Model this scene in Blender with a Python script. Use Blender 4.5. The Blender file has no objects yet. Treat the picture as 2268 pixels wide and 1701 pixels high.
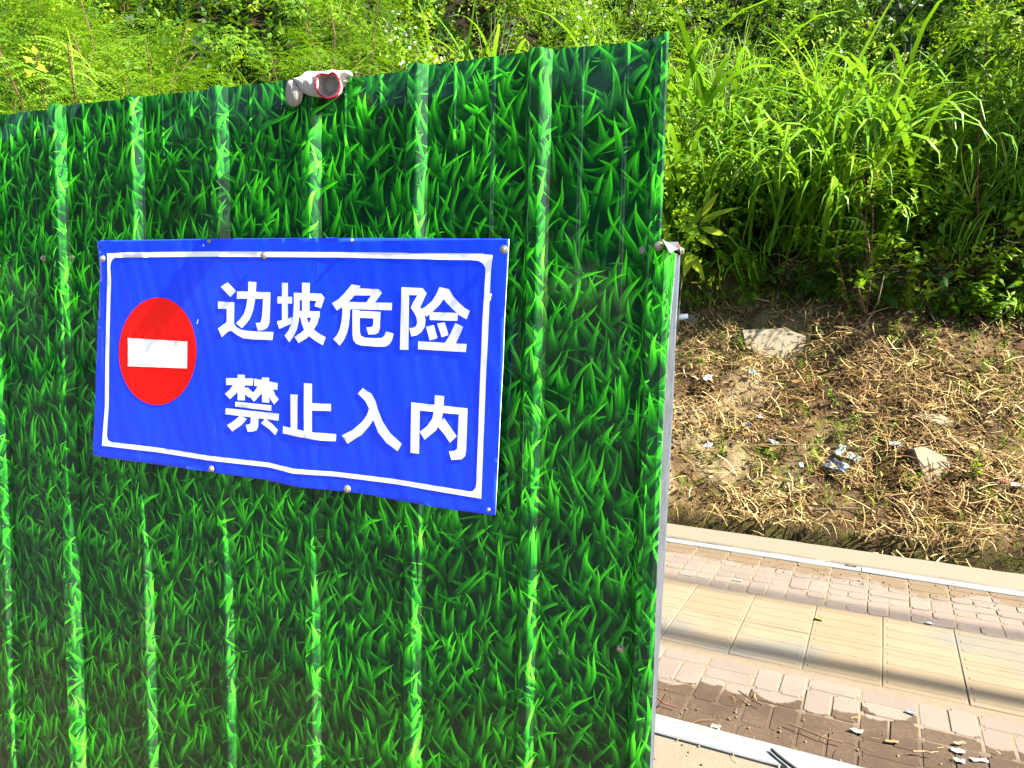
import bpy, bmesh, math, random
import numpy as np
from mathutils import Vector, Matrix
from mathutils.geometry import delaunay_2d_cdt
random.seed(7); rng = np.random.default_rng(7)
SC = bpy.context.scene
COL = SC.collection
R_ = math.radians
# ------------------------------------------------------------------ camera
CAM = np.array([0., 0., 1.5]); FPX = 1661.; CX, CY = 1134., 850.5
YAW, PITCH, ROLL = R_(20.32), R_(5.54), R_(1.10)
fw = np.array([-math.sin(YAW)*math.cos(PITCH), math.cos(YAW)*math.cos(PITCH), -math.sin(PITCH)])
r0 = np.array([math.cos(YAW), math.sin(YAW), 0.]); u0 = np.cross(r0, fw)
rt = r0*math.cos(ROLL)+u0*math.sin(ROLL); up = -r0*math.sin(ROLL)+u0*math.cos(ROLL)
cd = bpy.data.cameras.new('camera'); cam = bpy.data.objects.new('camera', cd); COL.objects.link(cam)
cd.sensor_width = 36; cd.lens = FPX/2268*36; cd.clip_end = 500; cd.clip_start = .05
cam.matrix_world = Matrix(((rt[0], up[0], -fw[0], CAM[0]), (rt[1], up[1], -fw[1], CAM[1]), (rt[2], up[2], -fw[2], CAM[2]), (0, 0, 0, 1)))
SC.camera = cam
# ------------------------------------------------------------------ light
SUN = np.array([.72, -.050, .70]); SUN /= np.linalg.norm(SUN)
wd = bpy.data.worlds.new('World'); SC.world = wd; wd.use_nodes = True
nt = wd.node_tree; bg = nt.nodes['Background']
sky = nt.nodes.new('ShaderNodeTexSky'); sky.sky_type = 'NISHITA'; sky.sun_disc = False
sky.sun_elevation = math.asin(SUN[2]); sky.sun_rotation = math.atan2(SUN[0], SUN[1])
sky.air_density = 1.; sky.dust_density = 1.5; sky.ozone_density = 1.
nt.links.new(sky.outputs[0], bg.inputs[0]); bg.inputs[1].default_value = .066
sl = bpy.data.lights.new('sun', 'SUN'); sl.energy = 4.6; sl.angle = R_(.53); sl.color = (1, .93, .80)
so = bpy.data.objects.new('sun', sl); COL.objects.link(so)
so.rotation_euler = Vector(SUN).to_track_quat('Z', 'Y').to_euler()
SC.view_settings.view_transform = 'Standard'; SC.view_settings.look = 'None'
SC.view_settings.exposure = 2.86; SC.view_settings.gamma = 1.; SC.view_settings.use_curve_mapping = False
SC.render.engine = 'CYCLES'
SC.cycles.use_denoising = True; SC.cycles.max_bounces = 6; SC.cycles.transparent_max_bounces = 4
SC.cycles.diffuse_bounces = 3; SC.cycles.glossy_bounces = 3; SC.cycles.transmission_bounces = 3
SC.cycles.sample_clamp_indirect = 6
# ------------------------------------------------------------------ helpers
def ray(x, y):
    return fw*FPX + rt*(x-CX) - up*(y-CY)
def on_y(x, y, Y):
    d = ray(x, y); return CAM + d/d[1]*(Y-CAM[1])
def on_x(x, y, X):
    d = ray(x, y); return CAM + d/d[0]*(X-CAM[0])
def on_z(x, y, Z=0.):
    d = ray(x, y); return CAM + d/d[2]*(Z-CAM[2])
def hash2(ix, iy, s):
    h = (ix.astype(np.int64)*374761393 + iy.astype(np.int64)*668265263 + s*2147483647) & 0xffffffff
    h = ((h ^ (h >> 13))*1274126177) & 0xffffffff
    return ((h ^ (h >> 16)) & 0xffff)/65535.
def vnoise(x, y, s=0):
    x = np.asarray(x, float); y = np.asarray(y, float)
    ix = np.floor(x); iy = np.floor(y); fx = x-ix; fy = y-iy
    fx = fx*fx*(3-2*fx); fy = fy*fy*(3-2*fy)
    a = hash2(ix, iy, s); b = hash2(ix+1, iy, s); c = hash2(ix, iy+1, s); d = hash2(ix+1, iy+1, s)
    return (a*(1-fx)+b*fx)*(1-fy)+(c*(1-fx)+d*fx)*fy
def fbm(x, y, s=0, o=4):
    t = 0.; a = .5
    for k in range(o):
        t = t+a*(vnoise(np.asarray(x)*2**k, np.asarray(y)*2**k, s+k)-.5)*2; a *= .5
    return t
def smooth(a, b, x):
    t = np.clip((np.asarray(x, float)-a)/(b-a), 0, 1); return t*t*(3-2*t)
def tag(o, label=None, cat=None, group=None, kind=None):
    if label: o['label'] = label
    if cat: o['category'] = cat
    if group: o['group'] = group
    if kind: o['kind'] = kind
    return o
def empty(name, loc=(0, 0, 0), label=None, cat=None, group=None):
    o = bpy.data.objects.new(name, None); COL.objects.link(o); o.location = tuple(loc); o.empty_display_size = .1
    return tag(o, label, cat, group)
def link(name, me, mat=None, parent=None, smoothf=False):
    if mat is not None:
        for m in (mat if isinstance(mat, (list, tuple)) else [mat]): me.materials.append(m)
    if smoothf: me.polygons.foreach_set('use_smooth', [True]*len(me.polygons))
    o = bpy.data.objects.new(name, me); COL.objects.link(o)
    if parent is not None:
        o.parent = parent
        o.matrix_parent_inverse = Matrix.Translation(-Vector(parent.location)) if parent.type == 'EMPTY' and parent.parent is None and parent.rotation_euler[2] == 0 else Matrix.Identity(4)
    return o
def mesh_np(name, V, T, var=None, midx=None):
    V = np.asarray(V, np.float32); T = np.asarray(T, np.int32)
    k = T.shape[1]
    me = bpy.data.meshes.new(name)
    me.vertices.add(len(V)); me.vertices.foreach_set('co', V.ravel())
    me.loops.add(T.size); me.loops.foreach_set('vertex_index', T.ravel())
    me.polygons.add(len(T)); me.polygons.foreach_set('loop_start', np.arange(0, T.size, k, dtype=np.int32))
    me.polygons.foreach_set('loop_total', np.full(len(T), k, np.int32))
    if midx is not None: me.polygons.foreach_set('material_index', np.asarray(midx, np.int32))
    if var is not None:
        at = me.attributes.new('var', 'FLOAT', 'POINT'); at.data.foreach_set('value', np.asarray(var, np.float32))
    me.update(calc_edges=True); me.validate()
    return me
def mesh_pd(name, V, F):
    me = bpy.data.meshes.new(name); me.from_pydata([tuple(v) for v in V], [], F); me.update(); return me
def inpoly(P, poly):
    P = np.asarray(P); poly = np.asarray(poly); x, y = P[:, 0], P[:, 1]; c = np.zeros(len(P), bool)
    n = len(poly); j = n-1
    for i in range(n):
        xi, yi = poly[i]; xj, yj = poly[j]
        if yi != yj:
            c ^= ((yi > y) != (yj > y)) & (x < (xj-xi)*(y-yi)/(yj-yi)+xi)
        j = i
    return c
def cdt(polys, holes=(), sp=.01):
    pts = []; edges = []
    for pl in list(polys)+list(holes):
        b = len(pts); n = len(pl)
        pts += [tuple(p) for p in pl]; edges += [(b+i, b+(i+1) % n) for i in range(n)]
    A = np.array(pts); lo = A.min(0); hi = A.max(0)
    gx, gy = np.meshgrid(np.arange(lo[0]+sp*.37, hi[0], sp), np.arange(lo[1]+sp*.41, hi[1], sp))
    G = np.c_[gx.ravel(), gy.ravel()]
    m = np.zeros(len(G), bool)
    for pl in polys: m |= inpoly(G, pl)
    for h in holes: m &= ~inpoly(G, h)
    pts += [tuple(p) for p in G[m]]
    vo, eo, fo, *_ = delaunay_2d_cdt([Vector(p) for p in pts], edges, [], 0, 1e-6)
    V = np.array([tuple(v) for v in vo]); F = np.array([f for f in fo if len(f) == 3])
    C = V[F].mean(1)
    k = np.zeros(len(F), bool)
    for pl in polys: k |= inpoly(C, pl)
    for h in holes: k &= ~inpoly(C, h)
    F = F[k]
    a = V[F[:, 1]]-V[F[:, 0]]; b = V[F[:, 2]]-V[F[:, 0]]
    cr = a[:, 0]*b[:, 1]-a[:, 1]*b[:, 0]
    F[cr < 0] = F[cr < 0][:, ::-1]
    used = np.unique(F); mp = -np.ones(len(V), int); mp[used] = np.arange(len(used))
    return V[used], mp[F]
def box_mesh(name, x0, x1, y0, y1, z0, z1, bev=.0):
    bm = bmesh.new(); bmesh.ops.create_cube(bm, size=1)
    for v in bm.verts:
        v.co = ((x0+x1)/2+v.co.x*(x1-x0), (y0+y1)/2+v.co.y*(y1-y0), (z0+z1)/2+v.co.z*(z1-z0))
    if bev: bmesh.ops.bevel(bm, geom=bm.edges[:], offset=bev, segments=1, affect='EDGES')
    me = bpy.data.meshes.new(name); bm.to_mesh(me); bm.free(); return me
def tube(pts, rad, n=6, cap=True):
    pts = [np.array(p, float) for p in pts]; V = []; F = []
    rad = rad if hasattr(rad, '__len__') else [rad]*len(pts)
    for i, p in enumerate(pts):
        d = pts[min(i+1, len(pts)-1)]-pts[max(i-1, 0)]; d = d/(np.linalg.norm(d)+1e-9)
        a = np.cross(d, [0, 0, 1.] if abs(d[2]) < .9 else [1., 0, 0]); a /= np.linalg.norm(a); b = np.cross(d, a)
        for k in range(n):
            t = 2*math.pi*k/n; V.append(p+(a*math.cos(t)+b*math.sin(t))*rad[i])
    for i in range(len(pts)-1):
        for k in range(n):
            F.append((i*n+k, i*n+(k+1) % n, (i+1)*n+(k+1) % n, (i+1)*n+k))
    if cap: F.append(tuple(range(n))[::-1]); F.append(tuple((len(pts)-1)*n+k for k in range(n)))
    return V, F
# ------------------------------------------------------------------ materials
class NT:
    def __init__(s, name):
        s.m = bpy.data.materials.new(name); s.m.use_nodes = True; s.t = s.m.node_tree
        s.p = s.t.nodes['Principled BSDF']; s.out = s.t.nodes['Material Output']
    def n(s, typ, **kw):
        x = s.t.nodes.new('ShaderNode'+typ)
        for k, v in kw.items(): setattr(x, k, v)
        return x
    def l(s, a, b): s.t.links.new(a, b)
    def put(s, sock, v):
        if isinstance(v, (int, float)): sock.default_value = v
        elif isinstance(v, (tuple, list)): sock.default_value = v
        else: s.l(v, sock)
    def m_(s, op, a, b=None, c=None, clamp=False):
        x = s.n('Math', operation=op, use_clamp=clamp); s.put(x.inputs[0], a)
        if b is not None: s.put(x.inputs[1], b)
        if c is not None: s.put(x.inputs[2], c)
        return x.outputs[0]
    def noise(s, vec, scale, detail=3, rough=.6, dist=0.):
        x = s.n('TexNoise'); s.put(x.inputs['Scale'], scale); s.put(x.inputs['Detail'], detail)
        s.put(x.inputs['Roughness'], rough); s.put(x.inputs['Distortion'], dist)
        if vec is not None: s.l(vec, x.inputs['Vector'])
        return x
    def ramp(s, fac, stops):
        x = s.n('ValToRGB'); s.l(fac, x.inputs[0]); el = x.color_ramp.elements
        while len(el) < len(stops): el.new(.5)
        for e, (p, c) in zip(el, stops): e.position = p; e.color = (*c, 1) if len(c) == 3 else c
        return x.outputs[0]
    def mix(s, f, a, b, blend='MIX'):
        x = s.n('Mix', data_type='RGBA', blend_type=blend)
        s.put(x.inputs[0], f); s.put(x.inputs[6], a if not isinstance(a, tuple) else (*a[:3], 1)); s.put(x.inputs[7], b if not isinstance(b, tuple) else (*b[:3], 1))
        return x.outputs[2]
    def mr(s, v, a, b, c=0., d=1., sm=True):
        x = s.n('MapRange'); x.interpolation_type = 'SMOOTHSTEP' if sm else 'LINEAR'
        s.l(v, x.inputs[0])
        for i, k in enumerate((a, b, c, d)): s.put(x.inputs[i+1], k)
        return x.outputs[0]
    def bump(s, h, strength=.3, dist=.01, normal=None):
        x = s.n('Bump'); s.put(x.inputs['Strength'], strength); x.inputs['Distance'].default_value = dist
        s.l(h, x.inputs['Height'])
        if normal is not None: s.l(normal, x.inputs['Normal'])
        s.l(x.outputs[0], s.p.inputs['Normal']); return x.outputs[0]
    def xyz(s, v):
        x = s.n('SeparateXYZ'); s.l(v, x.inputs[0]); return x.outputs
    def comb(s, a, b, c=0.):
        x = s.n('CombineXYZ'); s.put(x.inputs[0], a); s.put(x.inputs[1], b); s.put(x.inputs[2], c); return x.outputs[0]
def world_pos(N):
    return N.n('NewGeometry').outputs['Position']
def simple(name, col, rough=.6, metal=0., spec=.5, var=.15, scale=8., bump=.0, bscale=60.):
    N = NT(name); N.p.inputs['Roughness'].default_value = rough; N.p.inputs['Metallic'].default_value = metal
    N.p.inputs['Specular IOR Level'].default_value = spec
    co = N.n('TexCoord').outputs['Object']
    ns = N.noise(co, scale, 4)
    c = N.ramp(ns.outputs[0], [(.3, tuple(x*(1-var) for x in col)), (.7, tuple(min(1, x*(1+var)) for x in col))])
    N.l(c, N.p.inputs['Base Color'])
    if bump: N.bump(N.noise(co, bscale, 4).outputs[0], bump, .005)
    return N.m
def leafmat(name, stops, trans=.35, rough=.55, flip=None):
    N = NT(name); a = N.n('Attribute', attribute_name='var')
    oi = N.n('ObjectInfo').outputs['Random']
    f = N.m_('ADD', a.outputs['Fac'], N.m_('MULTIPLY', N.m_('SUBTRACT', oi, .5), .15))
    c = N.ramp(f, stops)
    N.l(c, N.p.inputs['Base Color']); N.p.inputs['Roughness'].default_value = rough
    N.p.inputs['Specular IOR Level'].default_value = .15
    tr = N.n('BsdfTranslucent'); tc = N.mix(.75, c, (.55, .8, .03), 'MULTIPLY')
    tcc = N.mix(.35, c, (.20, .33, .004)); N.l(tcc, tr.inputs[0])
    ms = N.n('MixShader'); ms.inputs[0].default_value = trans
    N.l(N.p.outputs[0], ms.inputs[1]); N.l(tr.outputs[0], ms.inputs[2]); N.l(ms.outputs[0], N.out.inputs[0])
    return N.m

# printed film: painted blades of grass, many layers of curved blades, each inside its own cell
def grass_print():
    N = NT('grass_print_film')
    uv = N.n('UVMap').outputs[0]; X = N.xyz(uv)
    U, V = X[0], X[1]
    wn = N.noise(uv, 9., 1, .5); wc = N.xyz(wn.outputs['Color'])
    Uw = N.m_('ADD', U, N.m_('MULTIPLY', N.m_('SUBTRACT', wc[0], .5), .05))
    Vw = N.m_('ADD', V, N.m_('MULTIPLY', N.m_('SUBTRACT', wc[1], .5), .05))
    big = N.noise(uv, 7., 2, .5).outputs[0]
    base = N.mix(N.mr(big, .3, .7), (.0012, .015, .005), (.003, .036, .012))
    layers = [  # cell w, cell h, angle, brightness, half width
        (.060, .105, 14, .14, .20), (.056, .098, -26, .20, .18), (.050, .090, 62, .22, .17), (.052, .092, 6, .30, .18),
        (.050, .085, -12, .36, .18), (.058, .100, -44, .42, .16), (.052, .086, 36, .50, .15), (.046, .085, 2, .58, .17),
        (.060, .098, -8, .66, .155), (.052, .095, 66, .66, .12), (.050, .086, -20, .78, .16), (.056, .094, 10, .88, .15),
        (.060, .100, -34, .85, .13), (.056, .092, 24, .95, .135), (.062, .098, -4, 1.0, .13)]
    col = base
    for i, (cw, ch, ang, br, hw) in enumerate(layers):
        cw *= .80; ch *= .86
        a = R_(ang)
        p = N.m_('ADD', N.m_('MULTIPLY', Uw, math.cos(a)/cw), N.m_('MULTIPLY', Vw, math.sin(a)/cw))
        q = N.m_('ADD', N.m_('MULTIPLY', Uw, -math.sin(a)/ch), N.m_('MULTIPLY', Vw, math.cos(a)/ch))
        p = N.m_('ADD', p, i*7.31+40)
        ix = N.m_('FLOOR', p)
        w1 = N.n('TexWhiteNoise', noise_dimensions='2D'); N.l(N.comb(ix, i*3.7), w1.inputs['Vector'])
        q = N.m_('ADD', q, N.m_('MULTIPLY', w1.outputs['Value'], 7.)); iy = N.m_('FLOOR', q)
        w2 = N.n('TexWhiteNoise', noise_dimensions='3D'); N.l(N.comb(ix, iy, i*1.9), w2.inputs['Vector'])
        r = N.xyz(w2.outputs['Color'])
        fx = N.m_('SUBTRACT', N.m_('SUBTRACT', p, ix), .5)
        t = N.m_('DIVIDE', N.m_('SUBTRACT', q, iy), N.m_('MULTIPLY_ADD', r[2], .35, .63))
        sp1 = N.m_('MULTIPLY', N.m_('MULTIPLY_ADD', r[0], .7, -.35), N.m_('SUBTRACT', t, .5))
        cv = N.m_('MULTIPLY_ADD', r[1], 1.25, -.625)
        sp2 = N.m_('MULTIPLY', cv, N.m_('SUBTRACT', N.m_('MULTIPLY', t, t), .38))
        d = N.m_('SUBTRACT', fx, N.m_('ADD', sp1, sp2))
        # width: full near the middle, pointed tip
        wd_ = N.m_('MULTIPLY', N.m_('MULTIPLY', N.m_('SUBTRACT', 1., N.m_('POWER', N.m_('MAXIMUM', t, 0.), 1.7)), hw), N.m_('MULTIPLY_ADD', r[0], .5, .75))
        e = N.m_('SUBTRACT', wd_, N.m_('ABSOLUTE', d))
        mask = N.m_('MULTIPLY', e, 60., clamp=True)
        mask = N.m_('MULTIPLY', mask, N.mr(t, .0, .16))
        mask = N.m_('MULTIPLY', mask, N.m_('GREATER_THAN', r[2], .14 if i < 8 else .30))
        side = N.mr(d, -.015, .015, .62, 1.0)
        lum = N.m_('MULTIPLY', N.m_('MULTIPLY', N.mr(t, .05, .9, .10, 1.6, False), side), N.m_('MULTIPLY_ADD', r[1], .45, .7))
        lum = N.m_('MULTIPLY', lum, br)
        lum = N.m_('MULTIPLY', lum, N.mr(big, .3, .72, .60, 1.3))
        hue = N.mix(N.m_('MULTIPLY', lum, 1.), (.006, .33, .012), (.075, .68, .010))
        cc = N.n('Mix', data_type='RGBA', blend_type='MULTIPLY'); cc.inputs[0].default_value = 1
        N.l(hue, cc.inputs[6]); N.l(N.comb(lum, lum, lum), cc.inputs[7])
        ad = N.mix(1., cc.outputs[2], (.001, .014, .005), 'ADD')
        col = N.mix(mask, col, ad)
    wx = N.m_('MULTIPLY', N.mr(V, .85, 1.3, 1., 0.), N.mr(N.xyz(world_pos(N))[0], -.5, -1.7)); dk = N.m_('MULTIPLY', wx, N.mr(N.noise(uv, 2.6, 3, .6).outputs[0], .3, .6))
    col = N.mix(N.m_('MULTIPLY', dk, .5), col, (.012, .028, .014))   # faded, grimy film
    # mud splash and dust near the ground
    low = N.m_('ADD', N.mr(V, -.02, .62, 1., 0.), N.m_('MULTIPLY', N.mr(V, .75, 1.25, 1., 0.), N.mr(N.xyz(world_pos(N))[0], -.3, -1.5, .45, 1.)), clamp=True)
    dn = N.noise(uv, 42., 5, .75).outputs[0]; dn2 = N.noise(uv, 5., 3, .6).outputs[0]
    dm = N.m_('MULTIPLY', N.m_('MULTIPLY', low, N.mr(dn, .40, .68)), N.mr(dn2, .35, .75))
    col = N.mix(N.m_('MULTIPLY', dm, .72), col, (.075, .068, .045))
    fl = N.n('TexVoronoi'); fl.inputs['Scale'].default_value = 95.; N.l(uv, fl.inputs['Vector'])
    fm = N.m_('MULTIPLY', N.m_('LESS_THAN', fl.outputs['Distance'], .10), N.m_('GREATER_THAN', N.noise(uv, 14., 2).outputs[0], .56))
    col = N.mix(N.m_('MULTIPLY', fm, .5), col, (.35, .40, .36))
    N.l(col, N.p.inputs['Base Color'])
    N.p.inputs['Roughness'].default_value = .5; N.p.inputs['Specular IOR Level'].default_value = .05
    N.l(N.m_('MULTIPLY_ADD', dm, .25, .05), N.p.inputs['Coat Roughness']); N.p.inputs['Coat Weight'].default_value = .36
    b = N.noise(None, 1., 2, .5); mp = N.n('Mapping'); mp.inputs['Scale'].default_value = (7, 2.2, 1)
    N.l(uv, mp.inputs[0]); N.l(mp.outputs[0], b.inputs['Vector'])
    N.bump(b.outputs[0], .35, .012)
    return N.m
PRINT = grass_print()
def sign_mat(name, col):
    N = NT(name)
    co = N.n('TexCoord').outputs['Object']
    s = N.noise(co, 30., 4, .7); mp = N.n('Mapping'); mp.inputs['Scale'].default_value = (60, 60, 5)
    N.l(co, mp.inputs[0]); sc = N.noise(mp.outputs[0], 1.2, 4, .7)
    m = N.m_('MULTIPLY', N.mr(sc.outputs[0], .60, .75), .05); N.p.inputs['Specular IOR Level'].default_value = .3
    N.l(N.mix(m, col, (.45, .5, .6)), N.p.inputs['Base Color'])
    N.l(N.m_('MULTIPLY_ADD', s.outputs[0], .18, .10), N.p.inputs['Roughness'])
    w = N.n('TexWave', wave_type='BANDS', bands_direction='X'); w.inputs['Scale'].default_value = 2.6; w.inputs['Distortion'].default_value = 5.
    w.inputs['Detail'].default_value = 2.; w.inputs['Detail Scale'].default_value = 1.4
    mq = N.n('Mapping'); mq.inputs['Scale'].default_value = (3.5, 1, 1.6); mq.inputs['Rotation'].default_value = (0, .5, 0)
    N.l(co, mq.inputs[0]); N.l(mq.outputs[0], w.inputs['Vector'])
    N.bump(N.m_('ADD', N.m_('MULTIPLY', w.outputs['Fac'], .25), N.noise(mq.outputs[0], 2.2, 3, .5, 1.2).outputs[0]), .16, .006)
    return N.m
BLUE = sign_mat('sign_blue_film', (.009, .052, .84))
WHITE = sign_mat('sign_white_film', (0.8184, 0.8277, 0.8370))
RED = sign_mat('sign_red_film', (.95, .004, .001))
STEEL = simple('galvanised_steel', (0.1400, 0.1680, 0.2100), .42, .8, var=.25, scale=30, bump=.15, bscale=150)
BOLT = simple('zinc_screw_metal', (0.3038, 0.2842, 0.2205), .32, .6, var=.3, scale=200)
RUST = simple('rusty_edge', (.16, .045, .02), .85, 0, var=.4, scale=90)

# ------------------------------------------------------------------ terrain
EU = np.array([.9945, -.1045]); EV = np.array([.1045, .9945])
def uv2xy(u, v): return u*EU[0]+v*EV[0], u*EU[1]+v*EV[1]
def hillz(x, y):
    x = np.asarray(x, float); y = np.asarray(y, float)
    v = EV[0]*x+EV[1]*y
    g = 4.6*smooth(-1.8, -7.5, x)
    ve = v+g
    ve = ve-.13*smooth(.0, 2.0, x)+.05*fbm(x*1.3, y*.3, 5, 3)*(ve > 5.2)
    z = np.interp(ve, [-99, 5.40, 5.46, 5.50, 5.62, 6.6, 7.75, 7.92, 9.0, 11, 15, 26, 60], [-.45, -.36, -.30, .05, .13, .86, 1.70, 2.40, 3.15, 4.8, 8.6, 20, 44])
    a = np.interp(ve, [5.5, 5.8, 7.6, 8.6, 11], [0, .09, .11, .22, .45])
    z = z+a*fbm(x*1.4+3, y*1.4, 11, 5)+np.interp(ve, [5.5, 5.7], [0, .075])*fbm(x*5, y*5, 17, 4)
    return z
def on_hill(px, py, far=40., off=0.):
    d = ray(px, py); d = d/np.linalg.norm(d)
    t = np.arange(5.0, far, .02); P = CAM+d*t[:, None]
    h = hillz(P[:, 0], P[:, 1])+off
    k = np.argmax((P[:, 2] < h) & (P[:, 1] > 2.2)); return P[k]
def soilmat():
    N = NT('hillside_soil'); p = world_pos(N)
    a = N.noise(p, 2.2, 6, .65).outputs[0]; b = N.noise(p, 16, 6, .7).outputs[0]; c = N.noise(p, 75, 4, .7).outputs[0]
    col = N.ramp(a, [(.25, (0.0108, 0.0042, 0.0018)), (.48, (0.0510, 0.0258, 0.0084)), (.7, (0.1421, 0.0955, 0.0422))])
    col = N.mix(N.mr(b, .35, .7, 0, .75), col, (0.0462, 0.0273, 0.0126)); col = N.mix(N.mr(c, .45, .75, 0, .6), col, (0.1764, 0.1386, 0.0798))
    xx = N.xyz(p)[0]; pale = N.m_('MULTIPLY', N.mr(xx, .9, -.5, 0., 1.), N.mr(N.noise(p, 2.6, 3, .6).outputs[0], .42, .62)); col = N.mix(N.m_('MULTIPLY', pale, .8), col, (0.2040, 0.1560, 0.0840))
    z = N.xyz(p)[2]; moss = N.m_('MULTIPLY', N.mr(z, .02, .12, 1, 0), N.mr(b, .4, .6))
    col = N.mix(N.mr(z, -.05, .10, .8, 0), col, (.035, .022, .012)); col = N.mix(N.m_('MULTIPLY', moss, .6), col, (.07, .075, .012))
    col = N.mix(N.mr(z, 1.85, 2.15), col, (.012, .009, .004))  # soil under the plants goes near black: shade of the gaps as colour
    N.l(col, N.p.inputs['Base Color']); N.p.inputs['Roughness'].default_value = .95; N.p.inputs['Specular IOR Level'].default_value = .1
    N.bump(N.m_('ADD', b, N.m_('MULTIPLY', c, .5)), .9, .04); return N.m
def grid_mesh(name, xs, ys, zf):
    X, Y = np.meshgrid(xs, ys); Z = zf(X, Y); V = np.c_[X.ravel(), Y.ravel(), Z.ravel()]
    nx = len(xs); i, j = np.meshgrid(np.arange(len(xs)-1), np.arange(len(ys)-1)); a = (j*nx+i).ravel()
    return mesh_np(name, V, np.c_[a, a+1, a+nx+1, a+nx])
xs = np.r_[np.arange(-40, -14, .5), np.arange(-14, -3, .14), np.arange(-3, 3.6, .045), np.arange(3.6, 16, .25)]
ys = np.r_[np.arange(-.2, 4.6, .5), np.arange(4.6, 9, .04), np.arange(9, 16, .14), np.arange(16, 40, .6)]
def hill_clip(x, y):
    z = hillz(x, y); return z
HS = link('hillside', grid_mesh('hillside', xs, ys, hill_clip), soilmat(), smoothf=True); tag(HS, kind='structure')

# ------------------------------------------------------------------ ground and pavement
def ground_mat():
    N = NT('dusty_concrete_ground'); p = world_pos(N)
    a = N.noise(p, 1.5, 5, .6).outputs[0]; b = N.noise(p, 24, 5, .7).outputs[0]; c = N.noise(p, 220, 3, .7).outputs[0]
    col = N.ramp(a, [(.3, (0.0955, 0.0716, 0.0456)), (.7, (0.1345, 0.1063, 0.0716))]); col = N.mix(N.mr(b, .5, .75, 0, .6), col, (0.0868, 0.0608, 0.0369))
    col = N.mix(N.mr(c, .5, .8, 0, .35), col, (0.2170, 0.1910, 0.1519))
    N.l(col, N.p.inputs['Base Color']); N.p.inputs['Roughness'].default_value = .9
    N.bump(N.m_('ADD', b, c), .5, .01); return N.m
GM = ground_mat()
# the concrete runs up to the border stone; under the paving and beside it lies bare soil
a, b = uv2xy(-120, 2.526), uv2xy(120, 2.526); c_, d_ = uv2xy(-120, -.2), uv2xy(120, -.2)
tag(link('ground', mesh_pd('ground', [(*c_, 0), (*d_, 0), (*b, 0), (*a, 0)], [(0, 1, 2, 3)]), GM), kind='structure')
e_, f_ = uv2xy(-120, 5.1), uv2xy(120, 5.1); me = mesh_pd('verge', [(*a, -.06), (*b, -.06), (*f_, -.06), (*e_, -.06)], [(0, 1, 2, 3)])
tag(link('verge', me, GM), kind='structure')
ASP = simple('asphalt', (.055, .055, .058), .85, var=.2, scale=3, bump=.4, bscale=200)  # unseen dark road, added so the glossy sheet mirrors less brown
g_, h_ = uv2xy(-120, -120), uv2xy(120, -120); tag(link('road', mesh_pd('road', [(*g_, -.12), (*h_, -.12), (d_[0], d_[1], -.12), (c_[0], c_[1], -.12)], [(0, 1, 2, 3)]), ASP), kind='structure')
tag(link('kerb', mesh_pd('kerb', [(*c_, -.12), (*d_, -.12), (*d_, 0), (*c_, 0)], [(0, 1, 2, 3)]), GM), kind='structure')
# a far meadow of land behind everything so the world does not end at the ditch
me = mesh_pd('land', [(-120, -120, -.5), (120, -120, -.5), (120, 120, -.5), (-120, 120, -.5)], [(0, 1, 2, 3)])
tag(link('land', me, GM), kind='structure')

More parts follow.
